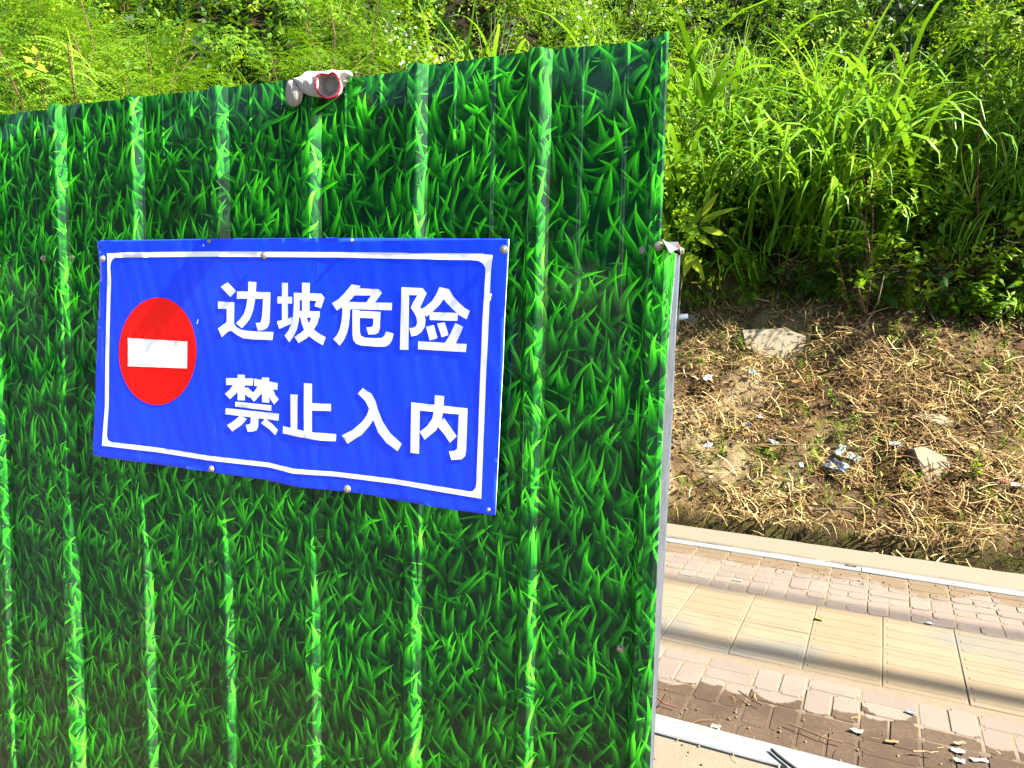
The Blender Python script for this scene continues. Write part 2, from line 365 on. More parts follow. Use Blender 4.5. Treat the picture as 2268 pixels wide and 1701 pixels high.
def paver_mat(name, c0, c1, dirt=True, yel=False):
    N = NT(name); p = world_pos(N); oc = N.xyz(N.n('TexCoord').outputs['Object'])
    rnd = N.n('ObjectInfo').outputs['Random']
    a = N.noise(p, 5, 5, .65).outputs[0]; b = N.noise(p, 60, 4, .7).outputs[0]; c = N.noise(p, 300, 2, .7).outputs[0]
    col = N.mix(rnd, c0, c1); col = N.mix(N.mr(a, .35, .7, 0, .5), col, tuple(x*.86 for x in c0))
    col = N.mix(N.mr(c, .4, .75, 0, .35), col, tuple(min(1, x*1.3) for x in c1))
    col = N.mix(N.mr(b, .55, .8, 0, .25), col, (.10, .07, .045))
    q = N.xyz(p); vv = N.m_('ADD', N.m_('MULTIPLY', q[0], EV[0]), N.m_('MULTIPLY', q[1], EV[1]))
    uu = N.m_('ADD', N.m_('MULTIPLY', q[0], EU[0]), N.m_('MULTIPLY', q[1], EU[1]))
    if dirt:
        wob = N.noise(p, 3.2, 3, .6).outputs[0]; wob2 = N.noise(p, 35, 3, .6).outputs[0]
        edge = N.m_('ADD', N.m_('MULTIPLY_ADD', rnd, .09, 2.945), N.m_('MULTIPLY', N.m_('SUBTRACT', wob2, .5), .045))
        edge = N.m_('ADD', edge, N.m_('MULTIPLY', N.m_('ADD', uu, .25), .09))
        edge = N.m_('ADD', edge, N.m_('MULTIPLY', N.m_('MULTIPLY', oc[0], oc[0]), 9.))
        dm = N.mr(N.m_('SUBTRACT', edge, vv), -.006, .008)
        dc = N.mix(N.mr(b, .35, .7), (0.0344, 0.0197, 0.0098), (0.0573, 0.0360, 0.0197)); dc = N.mix(N.mr(wob, .4, .65), dc, (0.0278, 0.0154, 0.0072))
        col = N.mix(N.m_('MULTIPLY', dm, .93), col, dc)
        e2 = N.m_('ADD', N.m_('SUBTRACT', vv, 4.60), N.m_('MULTIPLY', N.m_('SUBTRACT', wob, .5), .55)); e2 = N.m_('ADD', e2, N.m_('MULTIPLY', N.m_('SUBTRACT', wob2, .5), .12))
        dm2 = N.mr(e2, -.03, .04); col = N.mix(N.m_('MULTIPLY', dm2, .85), col, N.mix(b, (0.0630, 0.0399, 0.0189), (0.1092, 0.0777, 0.0441)))
    if yel:
        gr = N.mr(N.noise(p, 1.1, 2, .5).outputs[0], .50, .62); col = N.mix(N.m_('MULTIPLY', gr, .5), col, (0.0588, 0.0756, 0.0840))
    N.l(col, N.p.inputs['Base Color']); N.p.inputs['Roughness'].default_value = .88; N.p.inputs['Specular IOR Level'].default_value = .25
    N.bump(N.m_('ADD', b, c), .45, .004); return N.m
PV = paver_mat('beige_grey_paver', (0.1032, 0.0828, 0.0684), (0.1272, 0.1032, 0.0852))
TV = paver_mat('yellow_tactile_tile', (0.1248, 0.0960, 0.0588), (0.1410, 0.1110, 0.0720), dirt=False, yel=True)
def sand_mat():
    N = NT('joint_sand'); p = world_pos(N); q = N.xyz(p); b = N.noise(p, 30, 4, .7).outputs[0]
    vv = N.m_('ADD', N.m_('MULTIPLY', q[0], EV[0]), N.m_('MULTIPLY', q[1], EV[1]))
    c = N.mix(b, (0.0780, 0.0588, 0.0360), (0.1200, 0.0930, 0.0600)); m = N.mr(N.m_('ADD', vv, N.m_('MULTIPLY', N.noise(p, 4, 3).outputs[0], .12)), 3.08, 2.96)
    c = N.mix(m, c, N.mix(b, (0.0229, 0.0133, 0.0061), (0.0510, 0.0306, 0.0153))); N.l(c, N.p.inputs['Base Color']); N.p.inputs['Roughness'].default_value = .95
    N.bump(b, .5, .005); return N.m
SAND = sand_mat()
pav = empty('pavement', (0, 0, 0)); tag(pav, kind='structure')
def strip(name, u0_, u1_, v0, v1, z0, z1, mat, parent=None, wob=0., n=60, chamf=.004):
    us = np.linspace(u0_, u1_, n); V = []; F = []
    for i, u in enumerate(us):
        w0 = wob*float(fbm(u*6, 1., 3, 3)); w1 = wob*float(fbm(u*6, 9., 4, 3))
        for v, z in ((v0+w0, z0), (v0+w0, z1-chamf), (v0+w0+chamf, z1), (v1+w1-chamf, z1), (v1+w1, z1-chamf), (v1+w1, z0)):
            x, y = uv2xy(u, v); V.append((x, y, z))
    for i in range(n-1):
        for k in range(5): F.append((i*6+k, i*6+k+1, (i+1)*6+k+1, (i+1)*6+k)[::-1])
    F.append((0, 1, 2, 3, 4, 5)[::-1]); F.append(tuple((n-1)*6+k for k in range(6)))
    o = link(name, mesh_pd(name, V, F), mat, parent)
    bm = bmesh.new(); bm.from_mesh(o.data); bmesh.ops.recalc_face_normals(bm, faces=bm.faces); bm.to_mesh(o.data); bm.free()
    return o
UL, UR = -4.2, 9.
strip('paving_bed', UL, UR, 2.60, 4.80, -.05, -.0035, SAND, pav)
def granite(name, col):
    N = NT(name); p = world_pos(N)
    v = N.n('TexVoronoi'); v.inputs['Scale'].default_value = 260; N.l(p, v.inputs['Vector'])
    a = N.noise(p, 8, 4, .65).outputs[0]
    c = N.mix(N.mr(v.outputs['Color'], .2, .9) if False else N.noise(p, 320, 2, .8).outputs[0], tuple(x*.7 for x in col), tuple(min(1, x*1.3) for x in col))
    c = N.mix(N.mr(a, .55, .75, 0, .5), c, (0.1440, 0.1140, 0.0780)); N.l(c, N.p.inputs['Base Color']); N.p.inputs['Roughness'].default_value = .75
    N.bump(N.noise(p, 150, 3).outputs[0], .3, .003); return N.m
GR = granite('granite_border', (0.1110, 0.1230, 0.1230)); CONC = granite('rough_concrete', (0.1122, 0.0918, 0.0632))
def slabs(name, v0, v1, z0, z1, mat, L, u00, wob=0.):
    u = UL+u00
    k = 0
    while u < UR:
        if -4 < u < 5:
            strip(name, u+.002, u+L-.002, v0, v1, z0, z1+random.uniform(-.001, .001), mat, pav, wob, 14 if L < 2 else 40)
        u += L
slabs('border_slab', 2.53, 2.652, -.05, .012, GR, .99, .33, .003)
slabs('kerb_slab', 4.80, 4.885, -.05, .008, GR, .99, .2, .004)
strip('gutter_wall', UL, UR, 4.889, 5.20, -.5, .016, CONC, pav, .018, 160, .01)
# pavers
W1, W2 = .1, .2
def paver_proto(w, d, name='paver'):
    bm = bmesh.new(); bmesh.ops.create_cube(bm, size=1)
    for v in bm.verts: v.co = (v.co.x*(w-.007), v.co.y*(d-.007), v.co.z*.045-.0225)
    ed = [e for e in bm.edges if abs(e.verts[0].co.z-e.verts[1].co.z) > .01]
    bmesh.ops.bevel(bm, geom=ed, offset=.012, segments=2, affect='EDGES')
    ed = [e for e in bm.edges if e.verts[0].co.z > -.001 and e.verts[1].co.z > -.001]
    bmesh.ops.bevel(bm, geom=ed, offset=.0035, segments=1, affect='EDGES')
    me = bpy.data.meshes.new(name); bm.to_mesh(me); bm.free(); me.materials.append(PV); return me
PA, PB, PC = paver_proto(.2, .1), paver_proto(.1, .2), paver_proto(.1, .1)
cells = []
def add_cells(v0, rows, far):
    k = 0; u = -1.6
    while u < 4.2:
        # column .2 wide: pattern of one lying and two standing, shifted from column to column
        v = v0; ph = k % 3; seq = []
        if not far:
            pat = [['A', 'BB', 'A', 'BB', 'A'], ['BB', 'A', 'BB', 'A', 'A'], ['A', 'A', 'BB', 'A', 'BB']][ph]
        else:
            pat = [['A', 'CC', 'BB', 'CC', 'A'], ['CC', 'A', 'CC', 'A', 'CC', 'A'], ['BB', 'CC', 'A', 'CC', 'A']][ph]
        for s in pat:
            h = .2 if s == 'BB' else .1
            if v+h > v0+rows*.1+.02: break
            if s == 'A': cells.append((PA, u+.1, v+.05))
            elif s == 'BB': cells.append((PB, u+.05, v+.1)); cells.append((PB, u+.15, v+.1))
            else: cells.append((PC, u+.05, v+.05)); cells.append((PC, u+.15, v+.05))
            v += h
        while v+.09 < v0+rows*.1+.02: cells.append((PA, u+.1, v+.05)); v += .1
        u += .2; k += 1
add_cells(2.655, 6.65, False); add_cells(4.125, 6.7, True)
rz = math.atan2(EU[1], EU[0])
extra = []
cells.sort(key=lambda c: abs(c[1]-.65))
for n_, (m_, u, v) in enumerate(cells):
    x, y = uv2xy(u, v)
    if n_ < 298:
        o = bpy.data.objects.new('paver', m_); COL.objects.link(o); o.parent = pav
        o.location = (x, y, random.uniform(-.0025, .0015)); o.rotation_euler = (random.gauss(0, .006), random.gauss(0, .006), rz+random.gauss(0, .008))
    else: extra.append((m_, x, y))
bm = bmesh.new()
for m_, x, y in extra:
    k = len(bm.verts); bm.from_mesh(m_); bm.verts.ensure_lookup_table()
    bmesh.ops.transform(bm, matrix=Matrix.Translation((x, y, 0)) @ Matrix.Rotation(rz, 4, 'Z'), verts=bm.verts[k:])
me = bpy.data.meshes.new('outer_pavers'); bm.to_mesh(me); bm.free(); me.materials.append(PV)
tag(link('outer_pavers', me, None, pav), kind='stuff')
# tactile tiles with four low guiding bars
bm = bmesh.new()
def bx(bm, x0, x1, y0, y1, z0, z1, bev):
    k = len(bm.verts); r = bmesh.ops.create_cube(bm, size=1)
    for v in r['verts']: v.co = ((x0+x1)/2+v.co.x*(x1-x0), (y0+y1)/2+v.co.y*(y1-y0), (z0+z1)/2+v.co.z*(z1-z0))
    ed = list({e for v in r['verts'] for e in v.link_edges if max(e.verts[0].co.z, e.verts[1].co.z) > z1-1e-5 and min(e.verts[0].co.z, e.verts[1].co.z) > z1-1e-5})
    bmesh.ops.bevel(bm, geom=ed, offset=bev, segments=1, affect='EDGES')
bx(bm, -.1525, .1525, -.1985, .1985, -.045, 0, .003)
for k in range(4): bx(bm, -.135, .135, -.15+k*.1-.014, -.15+k*.1+.014, -.002, .0022, .002)
TM = bpy.data.meshes.new('tactile_tile'); bm.to_mesh(TM); bm.free(); TM.materials.append(TV)
for r in range(2):
    for k in range(-5, 14):
        x, y = uv2xy(k*.309-.08+r*.0, 3.52+r*.4)
        o = bpy.data.objects.new('tactile_tile', TM); COL.objects.link(o); o.parent = pav
        o.location = (x, y, random.uniform(-.001, .001)); o.rotation_euler = (random.gauss(0, .003), random.gauss(0, .003), rz)

# ------------------------------------------------------------------ hoarding fence
YF = 1.25
SP = .225
RIBS = [-.213, -.4225, -.656, -.882, -1.10, -1.323, -1.546]+[-1.546-SP*k for k in range(1, 14)]
ZT = 1.5+.3466*1.25
fence = empty('hoarding_fence', (-2.2, YF, -.06), 'ribbed metal hoarding printed with bright green grass blades behind the blue sign', 'fence')
def prof(x0, x1, yoff):
    """profile points (x, y) from x0 to x1, ribs standing out towards the viewer"""
    P = [(x0, 0.)]
    for r in sorted(RIBS):
        pts = [(r-.0235, 0.), (r-.011, .0165), (r-.009, .0178), (r+.006, .0178), (r+.009, .0165), (r+.0105, .0135), (r+.0225, 0.)]
        for p in pts:
            if x0+1e-4 < p[0] < x1-1e-4: P.append(p)
        for q in (.075, .150):
            for dx, h in ((-.004, 0), (-.001, .0016), (.001, .0016), (.004, 0)):
                if x0+1e-4 < r+q+dx < x1-1e-4: P.append((r+q+dx, h))
    # ends
    def hy(x):
        for r in RIBS:
            d = x-r
            if abs(d) < .0235: return float(np.interp(d, [-.0235, -.011, -.009, .006, .009, .0105, .0225], [0, .0165, .0178, .0178, .0165, .0135, 0]))
        return 0.
    P[0] = (x0, hy(x0)); P.append((x1, hy(x1)))
    P.sort()
    return [(x, YF-h-yoff) for x, h in P]
def panel(x0, x1, yoff, ztop, zb, flare=0.):
    P = prof(x0, x1, yoff); nz = 34
    V = []; UVc = []; U = [x0]
    for a, b in zip(P, P[1:]): U.append(U[-1]+math.hypot(b[0]-a[0], b[1]-a[1]))
    for (x, y), u in zip(P, U):
        zt = ztop+.004*float(fbm(x*5, 3., 21, 3))+.006*max(0, 1-abs(x+.75)/.12)*-1
        for k in range(nz+1):
            z = zb+(zt-zb)*k/nz
            bow = .0022*float(fbm(x*4+7, z*2.3, 31, 2))
            crush = .010*math.exp(-((zt-z)/.03)**2)*max(0., float(fbm(x*13, 1., 77, 2)))
            xo = 0.
            V.append((x+xo, y+bow+crush-flare*math.exp(-(x-x0)/.018)*float(smooth(1.15, .75, z)), z)); UVc.append((u, z+.06))
    F = []
    for i in range(len(P)-1):
        for k in range(nz):
            a = i*(nz+1)+k; F.append((a, a+nz+1, a+nz+2, a+1))
    me = mesh_pd('sheet_panel', V, F); uv = me.uv_layers.new(name='UVMap')
    for l in me.loops: uv.data[l.index].uv = UVc[l.vertex_index]
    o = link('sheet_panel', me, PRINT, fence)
    s = o.modifiers.new('s', 'SOLIDIFY'); s.thickness = .0009; s.offset = 1 if False else -1
    return o
panel(-4.45, -1.5405, 0, ZT-.004, -.06)
panel(-1.563, -.6485, .0018, ZT, -.05, .011)
panel(-.672, -.215, .0036, ZT+.004, -.05)
# last strip of the sheet: above the break it ends at the rib, below it wraps round the corner post
BR = on_y(1472, 548, YF-.018)[2]
pt = [(-.215, YF-.0214), (-.2075, YF-.0205), (-.2045, YF-.018)]
def fence_strip(pl, z0, z1, u0_, name='sheet_panel'):
    V = []; UVc = []; F = []; nz = 24; U = [u0_]
    for a, b in zip(pl[0], pl[0][1:]): U.append(U[-1]+math.dist(a, b))
    for i in range(len(U)):
        for k in range(nz+1):
            t = k/nz; z = z0+(z1-z0)*t
            x = pl[0][i][0]*(1-t)+pl[1][i][0]*t; y = pl[0][i][1]*(1-t)+pl[1][i][1]*t
            V.append((x, y, z)); UVc.append((U[i], z+.06))
    for i in range(len(U)-1):
        for k in range(nz): a = i*(nz+1)+k; F.append((a, a+nz+1, a+nz+2, a+1))
    me = mesh_pd(name, V, F); uv = me.uv_layers.new(name='UVMap')
    for l in me.loops: uv.data[l.index].uv = UVc[l.vertex_index]
    o = link(name, me, PRINT, fence); s = o.modifiers.new('s', 'SOLIDIFY'); s.thickness = .0009; s.offset = -1
    return o
xe = -.191
fence_strip([pt, [(p[0]+.0, p[1]) for p in pt]], BR, ZT+.008, 0.)
def yx(px, py): return float(on_x(px, py, xe)[1])
# lower wrap: front edge, then back along the side of the post, wide at the top and narrow at the foot
zw = BR-.004
LV = [(-.0, 1.234, 1.262), (.77, 1.234, 1.272), (.923, 1.234, 1.292), (1.107, 1.236, 1.317), (1.331, 1.240, 1.337), (1.485, 1.268, 1.338), (1.56, 1.296, 1.350), (zw, 1.306, 1.350)]
def stack(name, ring, mat, uvw=False):
    """a vertical piece whose cross-section ring(level) changes with height"""
    V = []; F = []; n = len(ring(LV[0]))
    for l in LV: V += [(x, y, l[0]) for x, y in ring(l)]
    for i in range(len(LV)-1):
        for k in range(n-(1 if uvw else 0)): F.append((i*n+k, i*n+(k+1) % n, (i+1)*n+(k+1) % n, (i+1)*n+k))
    if not uvw: F += [tuple(range(n))[::-1], tuple((len(LV)-1)*n+k for k in range(n))]
    me = mesh_pd(name, V, F)
    if uvw:
        uv = me.uv_layers.new(name='UVMap'); ul = []
        for l in LV:
            r = ring(l); u = .2; ul.append((u, l[0]))
            for a_, b_ in zip(r, r[1:]): u += math.dist(a_, b_); ul.append((u, l[0]))
        for l in me.loops: uv.data[l.index].uv = ul[l.vertex_index]
    o = link(name, me, mat, fence)
    if uvw: s_ = o.modifiers.new('s', 'SOLIDIFY'); s_.thickness = .0009; s_.offset = -1
    else:
        bm = bmesh.new(); bm.from_mesh(me); bmesh.ops.recalc_face_normals(bm, faces=bm.faces); bm.to_mesh(me); bm.free()
    return o
stack('corner_wrap', lambda l: [(-.215, YF-.0214), (-.198, YF-.0205), (xe-.001, YF-.017), (xe, YF-.0155), (xe, l[1])], PRINT, True)
stack('post', lambda l: [(xe-.034, YF+.003), (xe-.0025, YF+.003), (xe-.0015, l[1]+.0005), (xe, l[1]+.002), (xe, l[2]-.004), (xe+.0012, l[2]-.002), (xe+.0012, l[2]), (xe-.034, l[2])], STEEL)
for z in (.25, 1.05, 1.72):
    link('rail', box_mesh('rail', -4.4, xe-.06, YF+.006, YF+.044, z, z+.04, .002), STEEL, fence)
# torn, curled corner of the sheet showing its pale back, with the rusty rim of the post
A = on_y(1468, 531, YF-.026); B = on_y(1499, 550, YF+.0); Cc = on_y(1484, 560, YF-.045); Dd = on_y(1480, 542, YF-.020)
TORN = simple('bare_sheet_back', (0.2040, 0.2220, 0.2520), .4, .3, var=.15)
V = [A, Dd, Cc, B, (B+Cc)/2+np.array([0, -.004, -.002])]
o = link('torn_corner', mesh_pd('torn_corner', V, [(0, 1, 3), (0, 2, 1), (1, 2, 4), (1, 4, 3)]), TORN, fence)
s = o.modifiers.new('s', 'SOLIDIFY'); s.thickness = .0009
A = on_y(1474, 537, YF+.05); B = on_y(1500, 536, YF+.09); Cc = on_y(1502, 556, YF+.09); Dd = on_y(1480, 552, YF+.05)
o = link('post_cap', mesh_pd('post_cap', [A, B, Cc, Dd], [(0, 1, 2, 3)]), STEEL, fence); s = o.modifiers.new('s', 'SOLIDIFY'); s.thickness = .002
Pt = [on_y(x, y, YF+.088) for x, y in ((1500, 537), (1503, 548), (1502, 560), (1499, 575))]
Vt, Ft = tube(Pt, [.0022, .003, .0026, .0014], 6); link('rusty_rim', mesh_pd('rusty_rim', Vt, Ft), RUST, fence)

# screws
def screw_mesh(name, r=.0065, h=.006):
    bm = bmesh.new()
    def disc(n, r0, r1, z0, z1, ph=0.):
        lo = [bm.verts.new((r0*math.cos(ph+2*math.pi*k/n), r0*math.sin(ph+2*math.pi*k/n), z0)) for k in range(n)]
        hi = [bm.verts.new((r1*math.cos(ph+2*math.pi*k/n), r1*math.sin(ph+2*math.pi*k/n), z1)) for k in range(n)]
        for k in range(n): bm.faces.new((lo[k], lo[(k+1) % n], hi[(k+1) % n], hi[k]))
        bm.faces.new(hi); return hi
    disc(16, r*1.45, r*1.3, 0, h*.3); disc(6, r, r, h*.3, h, .3); disc(6, r*.8, r*.62, h, h*1.12, .3)
    me = bpy.data.meshes.new(name); bm.to_mesh(me); bm.free(); me.materials.append(BOLT); return me
SM = screw_mesh('screw', .0052, .005); SMALL = screw_mesh('rivet', .0028, .0035)
def screw(px, py, y, parent, me=SM, name='screw', axis='-Y'):
    p = on_y(px, py, y)
    o = bpy.data.objects.new(name, me); COL.objects.link(o); o.parent = parent
    o.matrix_parent_inverse = Matrix.Translation(-Vector(parent.location))
    o.location = tuple(p); o.rotation_euler = (R_(90)+random.gauss(0, .08), random.uniform(0, 1), random.gauss(0, .08)) if axis == '-Y' else (0, R_(90), 0)
    return o
screw(97, 572, YF, fence); screw(159, 571, YF, fence); screw(1424.5, 554, YF-.0036, fence); screw(1458, 545, YF-.0215, fence)
screw(1375, 1436, YF-.0036, fence); screw(467, 1243, YF-.012, fence, SMALL); screw(1240, 1445, YF-.0036, fence, SMALL)  # the last small screw stands in for a white scratch on the sheet
o = screw(1508, 556, YF+.085, fence, axis='x')
Vt, Ft = tube([on_y(1500, 552, YF+.085), on_y(1514, 556, YF+.085)], .003, 8); link('bolt_shank', mesh_pd('bolt_shank', Vt, Ft), BOLT, fence)

# ------------------------------------------------------------------ the blue sign
YS = YF-.0245
def relief(x, z):
    x = np.asarray(x, float); z = np.asarray(z, float)
    f = .0016*fbm(x*7+.3*z*7, z*4, 51, 3)
    for r in RIBS[1:8]:
        f = f+.0012*np.exp(-((x-r)/.03)**2)*(.4+.6*smooth(1.3, .95, z))
    f = f-.004*smooth(1.18, 1.0, z)*smooth(-1.05, -.9, x)*0
    return f
def pl(pts, y=YS): return np.array([on_y(x, yy, y)[[0, 2]] for x, yy in pts])
def dens(pts, k=6):
    P = []
    for a, b in zip(pts, list(pts[1:])+[pts[0]]):
        for i in range(k): t = i/k; P.append((a[0]*(1-t)+b[0]*t, a[1]*(1-t)+b[1]*t))
    return P
sign = empty('warning_sign', (*on_y(660, 1080, YS)[:2], on_y(660, 1080, YS)[2]), 'blue rectangular no entry warning sign with white Chinese characters screwed to the grass print hoarding', 'sign')
def flat(name, polys, holes, off, mat, sp=.009, thick=None):
    V2, F = cdt(polys, holes, sp)
    Y = YS-relief(V2[:, 0], V2[:, 1])-off
    V = np.c_[V2[:, 0], Y, V2[:, 1]]
    me = mesh_np(name, V, F)
    o = link(name, me, mat, sign, True)
    if thick: s = o.modifiers.new('s', 'SOLIDIFY'); s.thickness = thick; s.offset = -1
    return o
OUT = [(214.6, 534), (267, 532), (480, 528.7), (700, 527), (900, 527.6), (1127.6, 529.4), (1124, 600), (1118, 710), (1114.7, 802), (1106, 965), (1097, 1141.7),
       (1013.5, 1130.9), (878.5, 1108), (797.5, 1092.7), (696, 1082.5), (669, 1080.5), (626.6, 1072), (579.6, 1062), (471.5, 1046.2), (285.8, 1020.6), (206.3, 1009.3),
       (205.4, 989), (210.6, 900), (216.3, 725), (219.3, 656), (221, 608), (218, 560)]
EDGE = sign_mat('sign_sheet_edge', (.75, .80, .88))
o = flat('sheet', [pl(dens(OUT, 3))], [], 0., [BLUE, EDGE], .0085, .0016)
o.modifiers['s'].material_offset_rim = 1; o.modifiers['s'].use_rim = True
def arc(c, r, a0, a1, n=6): return [(c[0]+r*math.cos(R_(a0+(a1-a0)*k/n)), c[1]+r*math.sin(R_(a0+(a1-a0)*k/n))) for k in range(n+1)]
BO = [(237, 561), (266, 559.8), (266.2, 559.2), (480, 557), (760, 558.5), (1071, 562), (1071.1, 562.8), (1092, 565), (1088, 600), (1083, 710), (1077, 830), (1065.8, 1104.6),
      (871.7, 1071.5), (740, 1055), (700, 1052.5), (649, 1049), (595, 1035), (460, 1019.5), (344.5, 1001), (226.5, 987), (233, 900), (235, 725), (238, 600)]
BI = [(244, 592), (245.5, 582), (249, 574.5), (256, 570.5), (480, 568.3), (760, 570.5), (1045, 576.2), (1060, 578), (1070, 583.5), (1076, 594), (1075.5, 610), (1069, 710), (1064, 830), (1055.5, 1068),
      (1053.5, 1080), (1048, 1087), (1040, 1088.4), (871.7, 1060.5), (740, 1044.5), (700, 1042), (649, 1037.7), (595, 1024.6), (460, 1009), (344.5, 990.5), (248, 979), (240.5, 975), (237.6, 966), (241.6, 900), (243, 725), (245.8, 620)]
flat('border_line', [pl(dens(BO, 3))], [pl(dens(BI, 3))], .0005, WHITE)
RC = [(349.6+86*math.cos(t)-1.5*math.sin(t), 778+119*math.sin(t)) for t in np.linspace(0, 2*math.pi, 64, endpoint=False)]
flat('red_disc', [pl(RC)], [], .0005, RED)
flat('white_bar', [pl(dens([(284, 748.5), (416, 756.5), (414.5, 816), (284, 811)], 5))], [], .0010, WHITE)
GL = {
 'a': [[(88,105),(132,75),(188,133),(150,172)], [(193,134),(413,140),(413,184),(193,182)],
       [(365,140),(413,140),(410,250),(406,335),(398,362),(380,382),(355,390),(330,391),(316,342),(340,340),(350,332),(356,300),(361,240)],
       [(268,70),(320,74),(316,140),(310,200),(298,260),(278,312),(255,345),(226,376),(188,344),(215,315),(238,282),(252,240),(262,180),(266,130)],
       [(70,201),(175,207),(175,250),(70,248)], [(126,215),(175,215),(174,358),(126,356)],
       [(130,334),(174,345),(180,368),(120,410),(96,435),(70,378)],
       [(130,345),(174,348),(190,370),(225,388),(300,397),(432,401),(425,454),(300,449),(235,442),(190,418),(155,392),(125,400)]],
 'b': [[(459,168),(556,170),(556,215),(459,213)], [(488,78),(528,79),(528,345),(488,360)],
       [(456,330),(490,324),(525,315),(553,303),(552,347),(510,363),(472,380)],
       [(568,144),(748,150),(768,177),(745,245),(703,230),(717,196),(568,190)],
       [(568,144),(608,146),(606,250),(600,330),(588,385),(565,430),(536,468),(505,424),(530,393),(552,345),(562,290),(567,220)],
       [(622,78),(672,79),(672,300),(622,300)], [(604,262),(738,266),(735,308),(604,305)],
       [(610,300),(652,300),(664,338),(690,378),(730,410),(776,436),(757,487),(712,462),(668,428),(638,392),(620,345)],
       [(686,300),(737,268),(733,300),(722,345),(696,392),(655,440),(598,475),(571,433),(612,408),(645,378),(668,345),(680,312)]],
 'c': [[(945,88),(1003,98),(985,132),(945,182),(900,224),(848,260),(818,212),(860,185),(895,150),(922,118)],
       [(960,113),(1122,120),(1144,142),(1100,207),(1042,205),(1073,161),(940,161)],
       [(882,203),(1212,210),(1208,258),(882,250)],
       [(885,222),(935,225),(932,300),(926,360),(914,410),(895,450),(867,490),(826,448),(850,420),(868,380),(879,330),(884,280)],
       [(950,255),(998,258),(998,400),(1005,425),(1030,437),(1100,442),(1140,440),(1160,425),(1172,398),(1221,411),(1212,450),(1194,480),(1168,497),(1100,497),(1010,490),(975,478),(956,455),(950,420)],
       [(998,262),(1135,268),(1133,313),(998,308)],
       [(1088,280),(1135,280),(1130,375),(1120,405),(1098,416),(1055,418),(1040,370),(1065,370),(1082,365),(1087,345)]],
 'd': [[(1273,107),(1323,110),(1319,518),(1263,516)],
       [(1318,109),(1410,113),(1437,146),(1395,238),(1418,280),(1430,320),(1425,365),(1405,400),(1375,422),(1338,430),(1325,375),(1350,374),(1370,362),(1377,340),(1372,305),(1355,270),(1335,242),(1350,208),(1376,160),(1318,158)],
       [(1522,106),(1584,120),(1560,170),(1520,225),(1480,265),(1434,300),(1394,255),(1430,235),(1470,200),(1500,155)],
       [(1545,112),(1584,120),(1610,165),(1650,210),(1690,245),(1722,262),(1700,318),(1650,290),(1600,243),(1565,205),(1540,170)],
       [(1455,270),(1642,276),(1640,328),(1458,322)], [(1434,368),(1484,355),(1508,440),(1458,456)],
       [(1506,345),(1555,338),(1580,420),(1535,436)], [(1625,342),(1677,367),(1652,425),(1622,490),(1558,472),(1592,418)],
       [(1383,462),(1700,480),(1694,533),(1381,514)]],
 'e': [[(123,703),(300,706),(298,752),(123,748)], [(199,680),(246,682),(246,850),(198,848)],
       [(172,745),(228,750),(200,792),(148,842),(115,806),(146,780)], [(236,772),(262,764),(298,798),(275,832),(240,806)],
       [(307,706),(460,736),(458,782),(307,754)], [(357,698),(404,700),(404,865),(357,862)],
       [(335,748),(375,752),(355,805),(305,858),(274,820),(308,790)], [(398,765),(430,778),(445,815),(468,842),(436,876),(410,840),(400,805)],
       [(183,858),(418,882),(416,918),(183,890)], [(120,900),(468,938),(464,982),(118,940)],
       [(284,945),(335,950),(332,1020),(322,1046),(300,1054),(264,1056),(252,1010),(275,1006),(283,995)],
       [(215,948),(258,972),(222,1012),(163,1054),(128,1012),(172,985)], [(378,968),(425,1005),(460,1044),(443,1077),(400,1035),(352,1000)]],
 'f': [[(633,736),(686,740),(686,1085),(633,1078)], [(680,868),(810,873),(810,920),(680,916)], [(545,810),(592,812),(588,1068),(545,1058)],
       [(495,1018),(600,1042),(700,1060),(845,1070),(842,1118),(700,1108),(600,1090),(493,1066)]],
 'g': [[(985,805),(1018,768),(1075,806),(1103,855),(1120,915),(1150,990),(1200,1065),(1275,1135),(1248,1183),(1175,1130),(1120,1060),(1086,972),(1060,905),(1036,855)],
       [(1062,900),(1108,915),(1088,976),(1060,1020),(1010,1075),(918,1134),(882,1080),(950,1045),(1010,995),(1045,945)]],
 'h': [[(1338,862),(1395,868),(1388,1200),(1333,1192)], [(1338,862),(1706,902),(1704,948),(1338,910)],
       [(1492,815),(1552,822),(1548,920),(1535,985),(1500,1045),(1425,1108),(1393,1055),(1440,1020),(1475,970),(1488,910)],
       [(1520,1000),(1552,965),(1590,1020),(1635,1085),(1590,1127),(1555,1075),(1512,1022)],
       [(1650,898),(1706,902),(1697,1180),(1690,1215),(1668,1236),(1600,1240),(1584,1184),(1620,1181),(1638,1168)]]}
for k, polys in GL.items():
    flat('character', [pl(dens([(460+x/2.963, 600+y/2.963) for x, y in p], 2)) for p in polys], [], .0008, WHITE, .008)
for x, y in ((228, 573), (585, 566), (1115.5, 553), (468.6, 1038.6), (769, 1083)): screw(x, y, YS-.003, sign)
for x, y in ((463.5, 534.5), (779, 532.5), (1082, 1129)): screw(x, y, YS-.002, sign, SMALL, 'rivet')
HOLE = simple('hole_dark', (.01, .012, .02), .8)
for x, y in ((223, 546.5), (1101.5, 864), (213, 1002.5), (219, 706)):
    flat('drill_hole', [pl([(x+2.2*math.cos(t), y+2.8*math.sin(t)) for t in np.linspace(0, 6.28, 10, endpoint=False)])], [], .0012, HOLE)
flat('paint_chip', [pl([(450, 545), (452.5, 540), (453.5, 545.5)])], [], .0012, WHITE)
flat('paint_chip', [pl([(437, 716), (440, 706), (441, 709), (438.5, 718)])], [], .0012, WHITE)
